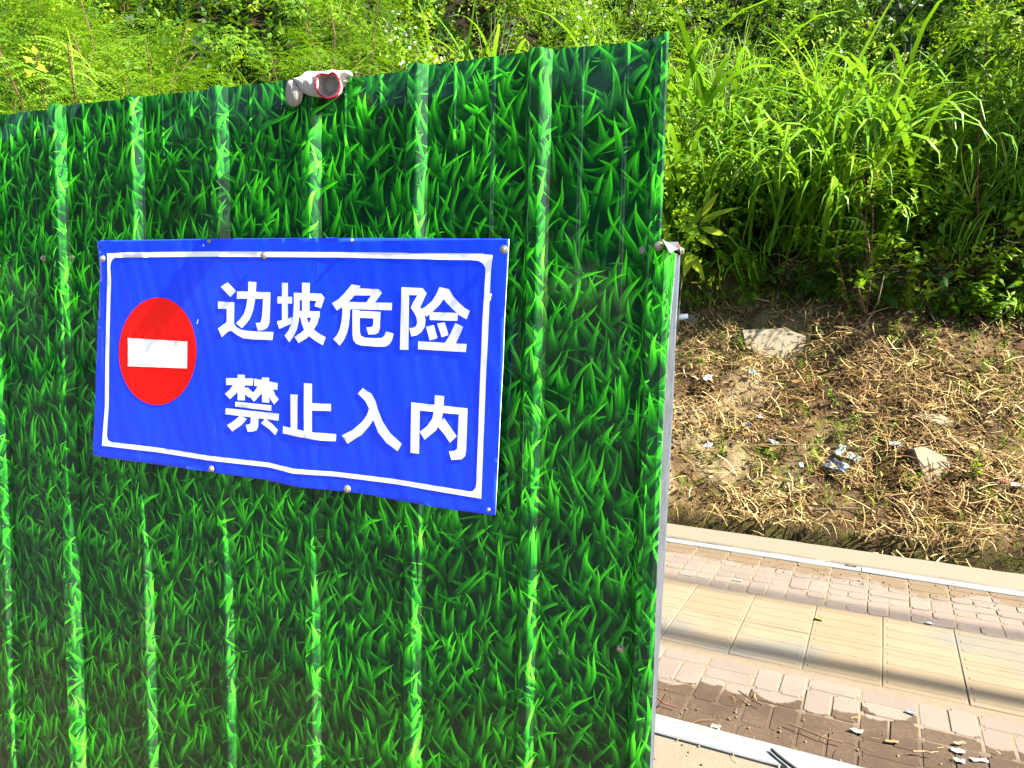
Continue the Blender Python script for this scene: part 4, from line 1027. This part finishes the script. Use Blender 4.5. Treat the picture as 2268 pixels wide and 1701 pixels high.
cl_spots = [
    (2010, 120, 8.1, 3, 1., 'sunlit arching grass clump above the feathery shrub on the right'),
    (1580, 60, 8.5, 2, 1., 'tall arching grass clump directly behind the fence end'),
    (1500, 330, 7.9, 3, 1., 'arching grass clump leaning out past the fence edge'),
    (1800, 60, 8.2, 0, 1.0, 'tall bright grass clump fanning out at the top right'),
    (1620, 130, 8.3, 1, .8, 'grass clump between the fence end and the tall fan of grass'),
    (1900, 180, 8.0, 2, .9, 'arching grass clump right of the tallest grass'),
    (2060, 260, 8.0, 3, .85, 'drooping grass clump above the leafy weeds on the far right'),
    (2180, 300, 8.1, 0, .8, 'drooping grass clump at the right edge'),
    (1740, 270, 7.9, 3, .75, 'grass clump hanging over the dark hollow in the middle right'),
    (1560, 280, 8.0, 2, .6, 'grass clump close beside the fence end'),
    (1990, 420, 7.85, 1, .55, 'low grass clump with curling blades above the bare slope'),
    (2120, 480, 7.85, 2, .5, 'thin curling grass clump near the slope edge at right'),
    (1690, 430, 7.85, 0, .6, 'dark grass clump hanging down beside the lime seedling'),
    (1080, -20, 8.8, 1, .8, 'upright grass clump above the tallest part of the fence'),
    (870, 30, 8.4, 2, .7, 'grass clump with pale seed heads right of the glove'),
    (1300, 0, 8.6, 3, .9, 'long-bladed grass clump above the last full rib'),
    (1420, -20, 8.9, 0, .9, 'tall grass clump right above the fence corner'),
    (2110, 210, 8.0, 2, 1., 'big arching grass clump with white-green blades on the right'),
    (1850, 330, 7.85, 3, 1., 'big drooping grass clump spilling over the hollow'),
    (2250, 380, 7.9, 3, 1., 'arching grass clump cut by the right edge of the photo'),
    (1640, 20, 8.9, 0, 1., 'pale grass clump high up between fence end and tall grass'),
    (980, 60, 8.2, 0, .55, 'short grass clump behind the fence top in the middle'),
]
for i, (px, py, Y, k, s, lab) in enumerate(cl_spots):
    p, zt = at_dist(px, py, Y)
    r = empty('tall_grass_clump', p, lab, 'grass', 'tall grass clumps on the hillside'); r.rotation_euler = (random.gauss(.25, .1), random.gauss(0, .08), random.uniform(0, 6.28))
    s2 = float(np.clip((zt-p[2])/1.05, .5, 1.6)); r.scale = (s2, s2, s2)
    for nm, me in (('blades', CL[k][0]), ('stem', CL[k][1])):
        o = bpy.data.objects.new(nm, me); COL.objects.link(o); o.parent = r
# pale seed heads
SEED = simple('pale_seed_head', (0.1714, 0.1469, 0.0898), .9, var=.2)
for px, py, lab in ((760, 45, 'pale feathery seed head drooping right of the glove'), (868, 50, 'pale upright seed head next to the drooping one'), (925, 100, 'small buff seed head near the fence top')):
    p = on_y(px, py, 7.0); parts = []
    base = np.array([p[0], p[1]+.1, float(hillz(p[0], p[1]+.1))]); r = empty('seed_head', base, lab, 'seed head')
    for k in range(90):
        t = random.random(); q = p+np.array([-.05*t*t, 0, -.16*t]); V, T = strip_blade(random.uniform(.03, .07), .0025, random.uniform(-1, 1.2), 1.2, 3, random.uniform(0, 6.28), 0, q); parts.append((V, T, .5))
    V, T, va = join(parts); link('plume', mesh_np('plume', V, T, va), SEED, r)
    Vt, Ft = tube([base, (base+p)/2+np.array([.02, 0, 0]), p+np.array([0, 0, -.1])], [.004, .003, .0015], 5); link('stem', mesh_pd('stem', Vt, Ft), GSTEM, r)
# --- bright seedling beside the fence end
def leafy(name, label, cat, base, leaves, mat, stemr=.004, stem_mat=GSTEM):
    """leaves: list of (start, tip, width) 3d; one foliage part and one stem part"""
    r = empty(name, base, label, cat); SV = []; SF = []
    for s_, tip, w in leaves:
        s_ = np.array(s_); tip = np.array(tip); d = tip-s_; L = np.linalg.norm(d); d = d/L; side = np.cross(d, [0, -1., .35]); side /= np.linalg.norm(side); nrm = np.cross(side, d)
        V = []
        for t, q in ((0, .06), (.18, .7), (.4, 1.), (.65, .75), (.85, .35), (1, .02)):
            c = s_+d*L*t+nrm*(-.18*L*t*t+.06*L*t); V += [c-side*w*q/2+nrm*w*.15*q, c, c+side*w*q/2+nrm*w*.15*q]
        T = []
        for i in range(5):
            a = i*3; T += [(a, a+3, a+1), (a+1, a+3, a+4), (a+1, a+4, a+2), (a+2, a+4, a+5)]
        me = mesh_np('leaf', np.array(V), np.array(T), np.full(18, random.uniform(.35, .9))); link('leaf', me, mat, r)
    return r
Yb = 5.9
b0 = on_hill(1560, 640); base = np.array([b0[0], b0[1], b0[2]])
YS7 = 7.15
def P3(px, py, Y=None): return on_y(px, py, YS7 if Y is None else Y)
lv = []
for (x0, y0, x1, y1, w) in [(1555, 480, 1590, 425, 12), (1550, 490, 1503, 480, 12), (1550, 492, 1600, 470, 13), (1545, 500, 1498, 512, 13), (1552, 505, 1612, 520, 13), (1545, 505, 1520, 540, 12), (1560, 470, 1573, 405, 10), (1540, 520, 1580, 545, 12), (1555, 485, 1640, 455, 9), (1530, 560, 1515, 612, 16), (1525, 560, 1560, 612, 16), (1530, 558, 1500, 590, 14), (1535, 500, 1560, 455, 12)]:
    lv.append((P3(x0, y0), P3(x1, y1, YS7-.05+random.uniform(-.08, .08)), w/1661*YS7*1.3))
base = np.array([*P3(1500, 640)[:2], 0]); base[2] = float(hillz(base[0], base[1]))
sd = leafy('seedling', 'lime green broad-leaved seedling beside the bare end of the fence', 'plant', base, lv, LIME)
Vt, Ft = tube([base-np.array([0, 0, .05]), P3(1512, 600), P3(1532, 550), P3(1548, 510), P3(1556, 480)], [.007, .006, .006, .005, .003], 6); link('stem', mesh_pd('stem', Vt, Ft), GSTEM, sd)
# bright little shrubs lower right
def weed(px, py, s, mat, label, n=26, L=.05, W=.028, H=.22, out=0.):
    p = on_hill(px, py)
    if out:   # a bush that stands out in front of the slope face: its foot is lower and nearer
        q = on_y(px, py, p[1]-out); H = max(.2, (q[2]-float(hillz(q[0], q[1])))/s); p = q
    p = np.array([p[0], p[1], float(hillz(p[0], p[1]))-.01]); r = empty('weed', p, label, 'weed', 'small green weeds on the slope')
    parts = []; SV = []; SF = []
    for j in range(3):
        a = random.uniform(0, 6.28); top = np.array([math.cos(a)*(.08 if not out else .16), math.sin(a)*.08-.05, H*random.uniform(.7, 1.)])*s
        Vt, Ft = tube([(0, 0, 0), top*.6+np.array([0, 0, .02*s]), top], [.003, .0025, .001], 4); b = len(SV); SV += [tuple(v) for v in Vt]; SF += [tuple(x+b for x in f) for f in Ft]
        for k in range(n//3):
            t = (k+1)/(n//3); V, T = leaf(L*s*random.uniform(.7, 1.2), W*s, .15, .3); parts.append((xf(V, random.gauss(0, .4), random.uniform(-.6, .4), random.uniform(0, 6.28), 1, top*t), T, .5+random.gauss(0, .15)))
    V, T, va = join(parts); me = mesh_np('foliage', V, T, np.clip(va, 0, 1)); me.materials.append(mat); o = bpy.data.objects.new('foliage', me); COL.objects.link(o); o.parent = r
    me = mesh_pd('stem', SV, SF); me.materials.append(GSTEM); o = bpy.data.objects.new('stem', me); COL.objects.link(o); o.parent = r
random.seed(21)
for px, py, s, mat, lab, kw in [
    (1970, 760, 1.0, LIME, 'bright yellow-green weed in the middle of the bare slope', {}),
    (2060, 765, .9, LIME, 'yellow-green weed with an orange leaf right of the middle weed', {}),
    (2170, 830, .7, LIME, 'pale weed near the right edge of the slope', {}),
    (1850, 900, .8, HERB, 'dull green weed low in the straw below the big slab', {}),
    (1880, 960, .8, HERB, 'grassy green weed just above the plastic scraps', {}),
    (2150, 1060, .9, LIME, 'fresh green weed right of the leaning slab', {}),
    (2020, 1090, .7, LIME, 'fresh green weed left of the leaning slab', {}),
    (1650, 780, .8, LIME, 'slender green weed left of the flat slab', {}),
    (1760, 640, .9, HERB, 'green weed on the upper edge of the slope below dark grass', {}),
    (1880, 650, .9, HERB, 'leafy weed on the upper slope edge near a bare twig', {}),
    (2010, 520, 1.5, LIME, 'bright leafy bush low in the dark hollow on the right', dict(n=75, out=.42, L=.055)),
    (1900, 560, 1.3, LIME, 'rounded leafy bush left of the bright bush in the hollow', dict(n=75, out=.42, L=.055)),
    (2150, 540, 1.7, LIME, 'leafy bush with yellow leaves at the hollow right side', dict(n=90, out=.42, L=.055)),
    (2220, 620, 1.5, HERB, 'leafy bush at the right edge above the slope', dict(n=75, out=.4, L=.055)),
    (2230, 700, 1.0, LIME, 'small pale weed at the right edge of the slope top', {}),
    (1600, 1010, .6, LIME, 'tiny weed beside the white scrap near the fence', {}),
]: weed(px, py, s, mat, lab, **kw)
# bare twigs
def twig(pts, r0_, lab, mat, far=None):
    P = [on_hill(*pts[0])]
    Y = P[0][1]
    for (x, y) in pts[1:]: Y -= .03; P.append(on_y(x, y, Y))
    Vt, Ft = tube(P, np.linspace(r0_, r0_*.4, len(P)), 6); o = link('twig', mesh_pd('twig', Vt, Ft), mat); tag(o, lab, 'twig')
TW = simple('dry_twig', (0.1632, 0.1183, 0.0653), .85, var=.25)
twig([(1898, 742), (1925, 705), (1945, 670), (1958, 610), (1975, 590), (2003, 586)], .008, 'long bare twig curving up from the slope into the hollow', TW)
twig([(2160, 742), (2195, 715), (2245, 678)], .007, 'straight dry stalk leaning on the upper right of the slope', TW)
twig([(1460+180, 990), (1680, 985), (1830, 985)], .007, 'long pale straw stalk lying across the slope above the scraps', TW)
twig([(1590, 1005), (1640, 1018), (1680, 1030)], .006, 'short pale stalk lying left of the scraps', TW)
twig([(1718, 960), (1735, 1000), (1755, 1050)], .007, 'pale stalk pointing down the slope', TW)
twig([(1790, 1130), (1870, 1050+75), (1935, 1128)], .009, 'thick pale stalk at the foot of the slope', TW)

# ------------------------------------------------------------------ stones and slabs
SLABM = granite('old_concrete_slab', (0.1440, 0.1170, 0.0720)); 
def stone(name, label, cat, px, px_r, aspect, tilt=(.6, 0, 0), thick=.05, poly=None, sink=.0, dz=0.):
    """an irregular slab: outline given in picture pixels around its centre, laid on the slope"""
    c = on_hill(*px); d = np.linalg.norm(c-CAM); k = d/1661.
    bm = bmesh.new(); n = len(poly); top = []; bot = []
    for (x, y) in poly:
        X_, Y_ = (x-px[0])*k, -(y-px[1])*k
        top.append(bm.verts.new((X_, Y_/aspect, 0))); bot.append(bm.verts.new((X_*1.02, Y_/aspect*1.02, -thick)))
    bm.faces.new(top[::-1] if False else top); bm.faces.new(bot[::-1])
    for i in range(n): bm.faces.new((top[i], bot[i], bot[(i+1) % n], top[(i+1) % n]))
    bmesh.ops.recalc_face_normals(bm, faces=bm.faces)
    bmesh.ops.bevel(bm, geom=bm.edges[:], offset=.006, segments=2, affect='EDGES')
    bmesh.ops.triangulate(bm, faces=[f for f in bm.faces if len(f.verts) > 4])
    me = bpy.data.meshes.new(name); bm.to_mesh(me); bm.free()
    o = link(name, me, SLABM); o.location = tuple(c+np.array([0, 0, dz])); o.rotation_euler = tilt; tag(o, label, cat); return o
stone('concrete_slab', 'large flat sandy concrete slab half buried in the straw', 'slab', (1722, 790), 0, .93, (R_(62), 0, R_(8)), .09,
      [(1650, 738), (1735, 732), (1780, 748), (1772, 815), (1716, 842), (1664, 800)], dz=.02)
stone('concrete_slab', 'pale concrete slab standing on end near the foot of the slope', 'slab', (2072, 1066), 0, .95, (R_(72), R_(4), R_(20)), .13,
      [(2030, 1022), (2050, 1016), (2099, 1034), (2108, 1112), (2063, 1114)], dz=.05)
stone('stone', 'flat stone overhanging a dark hole on the right of the slope', 'stone', (2062, 938), 0, .6, (R_(25), 0, R_(5)), .05,
      [(2026, 938), (2045, 926), (2080, 930), (2100, 943), (2070, 952)], dz=.05)
stone('stone', 'grey stone slab beside the fence edge at the top of the slope', 'stone', (1528, 712), 0, .8, (R_(50), 0, R_(-10)), .08,
      [(1500, 697), (1532, 700), (1546, 716), (1540, 724), (1505, 722)], dz=.02)
# pebbles and clods on the slope: countless
pb = []
for k in range(5):
    bm = bmesh.new(); bmesh.ops.create_icosphere(bm, subdivisions=1, radius=1)
    for v in bm.verts: v.co *= random.uniform(.7, 1.15); v.co.z *= .6
    me = bpy.data.meshes.new('p'); bm.to_mesh(me); bm.free(); V = np.array([v.co for v in me.vertices]); T = np.array([p.vertices[:] for p in me.polygons]); pb.append((V, T, np.full(len(V), .5)))
n = 900; X = rng.uniform(-2, 3.6, n); Y = (5.55+2.2*rng.random(n)-EV[0]*X)/EV[1]
V, T, va = scatter(pb, np.c_[X, Y, hillz(X, Y)], rotm(*(rng.random((3, n))*3)), rng.uniform(.004, .028, n)**1., rng.normal(0, .2, n))
CLOD = simple('clod', (0.1102, 0.0734, 0.0367), .95, var=.4, scale=20, bump=.5, bscale=80)
o = link('clods', mesh_np('clods', V, T, va), CLOD); tag(o, 'small clods and pebbles in the straw on the slope', 'pebbles', kind='stuff')
n = 520; u = rng.uniform(-1, 3.6, n); v = np.where(rng.random(n) < .6, rng.uniform(2.35, 2.95, n), rng.uniform(4.55, 4.80, n)); X, Y = uv2xy(u, v)
V, T, va = scatter(pb, np.c_[X, Y, np.where(v < 2.53, .002, .002)], rotm(*(rng.random((3, n))*3)), rng.uniform(.002, .008, n), rng.normal(0, .2, n))
o = link('grit', mesh_np('grit', V, T, va), CLOD); tag(o, 'soil crumbs and grit scattered on the pavement edges', 'grit', kind='stuff')

# ------------------------------------------------------------------ litter, each piece crumpled
def crumple(name, label, cat, p, w, h, col, up_=(0, -.6, .8), rough=.5, n=7, amp=.25, group=None):
    w *= .85; h *= .85
    bm = bmesh.new(); bmesh.ops.create_grid(bm, x_segments=n, y_segments=n, size=.5)
    sd_ = random.randint(0, 999)
    for v in bm.verts:
        x, y = v.co.x, v.co.y; e = 1+.25*float(fbm(x*3+9, y*3, sd_, 2)); v.co = (x*w*e, y*h*e, amp*min(w, h)*(float(fbm(x*4, y*4, sd_+7, 3))*1.5+.5*(x*x-y*y)))
    w_ = 0; me = bpy.data.meshes.new(name); bm.to_mesh(me); bm.free()
    o = link(name, me, simple(name+'_film', tuple(c_*.30 for c_ in col), rough, var=.12, scale=30)); o.location = tuple(p); s = o.modifiers.new('s', 'SOLIDIFY'); s.thickness = .0012
    q = Vector(up_).to_track_quat('Z', 'Y'); o.rotation_euler = (q.to_matrix() @ Matrix.Rotation(random.uniform(-.5, .5), 3, 'Z')).to_euler(); return tag(o, label, cat, group)
random.seed(31)
def hp(px, py, d=.075): p = on_hill(px, py); return p+np.array([0, -d*.6, d*.8])
for nm, lab, cat, px, py, w, h, col in [
    ('plastic_wrapper', 'crumpled white wrapper with a dark opening left on the slope', 'wrapper', 1568, 850, .09, .09, (.6, .64, .6)),
    ('plastic_scrap', 'pale blue plastic scrap under the flat slab', 'plastic scrap', 1667, 838, .07, .05, (.40, .58, .58)),
    ('paper_scrap', 'small upright white paper scrap near the fence', 'paper', 1569, 1000, .06, .08, (.8, .8, .82)),
    ('plastic_scrap', 'tiny dark blue plastic scrap on pale soil', 'plastic scrap', 1656, 955, .035, .035, (.02, .04, .20)),
    ('wrapper', 'pinkish wrapper on the slope above the blue bit', 'wrapper', 1681, 935, .08, .06, (.62, .42, .38)),
    ('plastic_scrap', 'dark blue and grey crumpled plastic bag low on the slope', 'plastic bag', 1850, 1045, .17, .12, (.09, .12, .20)),
    ('plastic_scrap', 'pale green plastic strip above the dark blue bag', 'plastic scrap', 1860, 1012, .06, .13, (.35, .50, .42)),
    ('plastic_scrap', 'pale mint plastic piece right of the dark blue bag', 'plastic scrap', 1889, 1027, .11, .07, (.50, .66, .58)),
    ('paper_scrap', 'little white scrap left of the dark blue bag', 'paper', 1774, 1044, .03, .05, (.78, .8, .84)),
    ('paper_scrap', 'lilac-white scrap right of the plastic pieces', 'paper', 1981, 997, .10, .05, (.66, .62, .66)),
    ('paper_scrap', 'pinkish white torn paper lying in the straw', 'paper', 1711, 992, .10, .035, (.72, .64, .60)),
    ('wrapper', 'small red wrapper at the right edge low on the slope', 'wrapper', 2222, 1078, .08, .03, (.55, .05, .05)),
    ('paper_scrap', 'tan paper scrap beside the red wrapper', 'paper', 2252, 1090, .12, .04, (.55, .45, .33)),
]: crumple(nm, lab, cat, hp(px, py), w, h, col)
# paper cup lying beside the fence edge
Pc = on_hill(1512, 716); P1 = Pc+np.array([-.07, -.05, .05]); P2 = Pc+np.array([.05, -.03, .07])
Vt, Ft = tube([P1, P2, P2+(P2-P1)*.02], [.032, .026, .024], 20); o = link('paper_cup', mesh_pd('paper_cup', Vt, Ft), simple('white_card', (.8, .8, .82), .6, var=.03), None, True); tag(o, 'white paper cup lying by the grey stone at the fence edge', 'cup')
# things lying on the pavement
def zp(px, py, z=.006): return on_z(px, py, z)
for nm, lab, cat, px, py, w, h, col in [
    ('fallen_leaf', 'yellow fallen leaf on the yellow tactile tiles', 'leaf', 1815, 1370, .045, .035, (.42, .40, .03)),
    ('fallen_leaf', 'dark brown curled leaf by the far kerb', 'leaf', 1884, 1253, .07, .035, (.09, .03, .015)),
    ('fallen_leaf', 'pale dry leaf on the brown mud close to the fence', 'leaf', 1586, 1608, .04, .03, (.6, .57, .48)),
    ('fallen_leaf', 'cream dry leaf in the middle of the muddy pavers', 'leaf', 1898, 1617, .045, .03, (.66, .58, .42)),
    ('fallen_leaf', 'orange dry leaf at the lower edge of the mud', 'leaf', 1975, 1641, .05, .02, (.50, .30, .07)),
    ('fallen_leaf', 'tan curled leaf on mud towards the right edge', 'leaf', 2126, 1645, .05, .018, (.45, .32, .20)),
    ('paper_scrap', 'crumbled white scrap on the mud at lower right', 'paper', 2122, 1662, .05, .03, (.7, .7, .7)),
    ('paper_scrap', 'second pale crumb below the white scrap on mud', 'paper', 2125, 1683, .04, .03, (.7, .7, .7)),
    ('paper_scrap', 'flat white scrap nearest the lower right corner', 'paper', 2168, 1682, .06, .025, (.68, .68, .7)),
    ('plastic_scrap', 'bluish plastic flake on the pavers before the mud', 'plastic scrap', 2018, 1577, .04, .018, (.35, .45, .55)),
    ('plastic_scrap', 'tiny pale blue scrap beside the far kerb dirt', 'plastic scrap', 2110, 1291, .06, .025, (.55, .65, .72)),
    ('plastic_scrap', 'thin lilac scrap on the tactile tiles', 'plastic scrap', 2058, 1379, .035, .02, (.6, .6, .7)),
    ('fallen_leaf', 'pale straw leaf on the far pavers near the right edge', 'leaf', 2190, 1344, .08, .012, (.7, .6, .45)),
    ('fallen_leaf', 'pale flake on the far pavers near the fence', 'leaf', 1634, 1284, .06, .015, (.7, .6, .5)),
]: crumple(nm, lab, cat, zp(px, py, .009), w, h, col, (0, 0, 1), .7, 6, .22)
def lie(name, lab, pts, r, col):
    o = link(name, mesh_pd(name, *tube([on_z(x, y, r+.016 if k < 99 else 0) for k, (x, y) in enumerate(pts)], r, 6)), simple(name+'_bark', col, .8)); tag(o, lab, 'twig')
lie('twig', 'black forked twig across the pale border stone', [(1709, 1660), (1722, 1672), (1742, 1688), (1764, 1704)], .006, (.02, .02, .02))
lie('twig', 'thin reddish twig at the fence edge on the mud', [(1450, 1540), (1470, 1558), (1500, 1566)], .003, (.12, .05, .03))
lie('twig', 'thin brown twig on the mud left of the centre', [(1636, 1530), (1662, 1548), (1690, 1562)], .003, (.10, .06, .03))
lie('twig', 'dark curved twig lying on the muddy pavers', [(1745, 1602), (1780, 1615), (1820, 1632), (1868, 1645)], .003, (.10, .06, .03))
lie('twig', 'short brown twig beside the tan curled leaf', [(2022, 1664), (2048, 1664), (2068, 1670)], .0035, (.14, .08, .04))
# straws and small leaf bits on the pavement
n = 260; u = rng.uniform(-.6, 3.2, n); v = np.where(rng.random(n) < .65, rng.uniform(2.5, 3.0, n), rng.uniform(4.45, 4.9, n)); X, Y = uv2xy(u, v)
V, T, va = scatter(st, np.c_[X, Y, np.full(n, .008)], rotm(rng.normal(0, .1, n), rng.normal(0, .05, n), rng.random(n)*6.28), rng.uniform(.12, .5, n), rng.normal(0, .25, n))
o = link('straw_bits', mesh_np('straw_bits', V, T, np.clip(va, 0, 1)), STRAW); tag(o, 'broken straw bits scattered on the pavers', 'straw', kind='stuff')
# moss and weeds in the kerb joint
n = 240; u = rng.uniform(-.8, 3.4, n); v = rng.normal(4.785, .012, n); X, Y = uv2xy(u, v); k = vnoise(u*3, v*0, 8) > .45; X, Y = X[k], Y[k]; n = len(X)
V, T, va = scatter(bl, np.c_[X, Y, np.full(n, .004)], rotm(rng.normal(0, .3, n), rng.normal(0, .3, n), rng.random(n)*6.28), rng.uniform(.03, .08, n), rng.normal(0, .1, n))
o = link('kerb_moss', mesh_np('kerb_moss', V, T, np.clip(va, 0, 1)), LIME); tag(o, 'tiny green growth in the joint along the far kerb', 'moss', kind='stuff')

# ------------------------------------------------------------------ outside the frame: what the glossy sheet mirrors, and the pole that shades the paving
BARK = simple('bark', (0.0600, 0.0420, 0.0300), .9, var=.3, scale=6)
crown_pro = [sprig(22, .16, .08, .5, tri=True) for _ in range(3)]
def tree(x, y, h, r, lab, z0=-.12, cat='trees across the road behind the camera', n=1100):
    t = empty('tree', (x, y, z0), lab, 'tree', cat)
    Vt, Ft = tube([(0, 0, 0), (.1, .05, h*.35), (0, 0, h*.8)], [.16, .12, .04], 8); me = mesh_pd('trunk', Vt, Ft); me.materials.append(BARK); o = bpy.data.objects.new('trunk', me); COL.objects.link(o); o.parent = t
    d = rng.normal(0, 1, (n, 3)); d /= np.linalg.norm(d, axis=1)[:, None]; q = rng.random(n)**.4; P = d*q[:, None]*np.array([r, r, h*.42])*(.8+.3*np.sin(d[:, :1]*5))+np.array([0, 0, h*.62])
    V, T, va = scatter(crown_pro, P, rotm(rng.normal(0, .8, n), rng.normal(0, .8, n), rng.random(n)*6.28), rng.uniform(1, 1.6, n), rng.normal(-.1, .1, n))
    me = mesh_np('crown', V, T, np.clip(va, 0, 1)); me.materials.append(HERB); o = bpy.data.objects.new('crown', me); COL.objects.link(o); o.parent = t
for i, (x, y, h, r) in enumerate([(-14, -10, 6.2, 2.4), (-9.0, -12, 5.6, 2.4), (-5.8, -11, 6.2, 2.5), (-1.5, -13, 6.2, 2.4), (2.5, -12, 5.4, 2.2), (-18, -12, 6.5, 2.6), (6, -13, 6., 2.2), (-11.5, -14, 7., 2.6), (-3.5, -15, 7.2, 2.8)]):
    tree(x, y, h, r, 'green tree across the road behind the camera, '+['third from the left','fourth from the left','fifth from the left','seventh from the left','eighth from the left','leftmost of the row','rightmost of the row','tall one at the back left','tallest one at the back'][i])
GREY = simple('pole_paint', (.35, .36, .36), .5)
def pole(px, py, dist, r, h, lab):
    g = on_z(px, py, 0); b = g[:2]+SUN[:2]/np.linalg.norm(SUN[:2])*dist
    t = empty('utility_pole', (b[0], b[1], -.06), lab, 'pole')
    me = mesh_pd('shaft', *tube([(0, 0, 0), (0, 0, h)], [r, r*.7], 12)); me.materials.append(GREY); o = bpy.data.objects.new('shaft', me); COL.objects.link(o); o.parent = t
    me = mesh_pd('base_plate', *tube([(0, 0, 0), (0, 0, .03)], [r*2.2, r*2.2], 12)); me.materials.append(GREY); o = bpy.data.objects.new('base_plate', me); COL.objects.link(o); o.parent = t
for x, y, h, r, n, lab in ((2.95, 8.0, 1.9, .75, 200, 'unseen low bushy tree added for shade just right of the view'), (6.0, 10.6, 5.0, 1.6, 420, 'taller unseen tree added further right to shade the upper right slope')):
    tree(x, y, h, r, lab, float(hillz(x, y)), 'unseen trees added for shade right of the view', n)  # trees out of view, put in to shade the hillside weeds
pole(2230, 1548, 11.5, .08, 13.5, 'slim grey utility pole on the pavement to the right')
pole(2240, 1405, 12.8, .05, 14.5, 'thin grey pole further along the pavement')
random.seed(1)
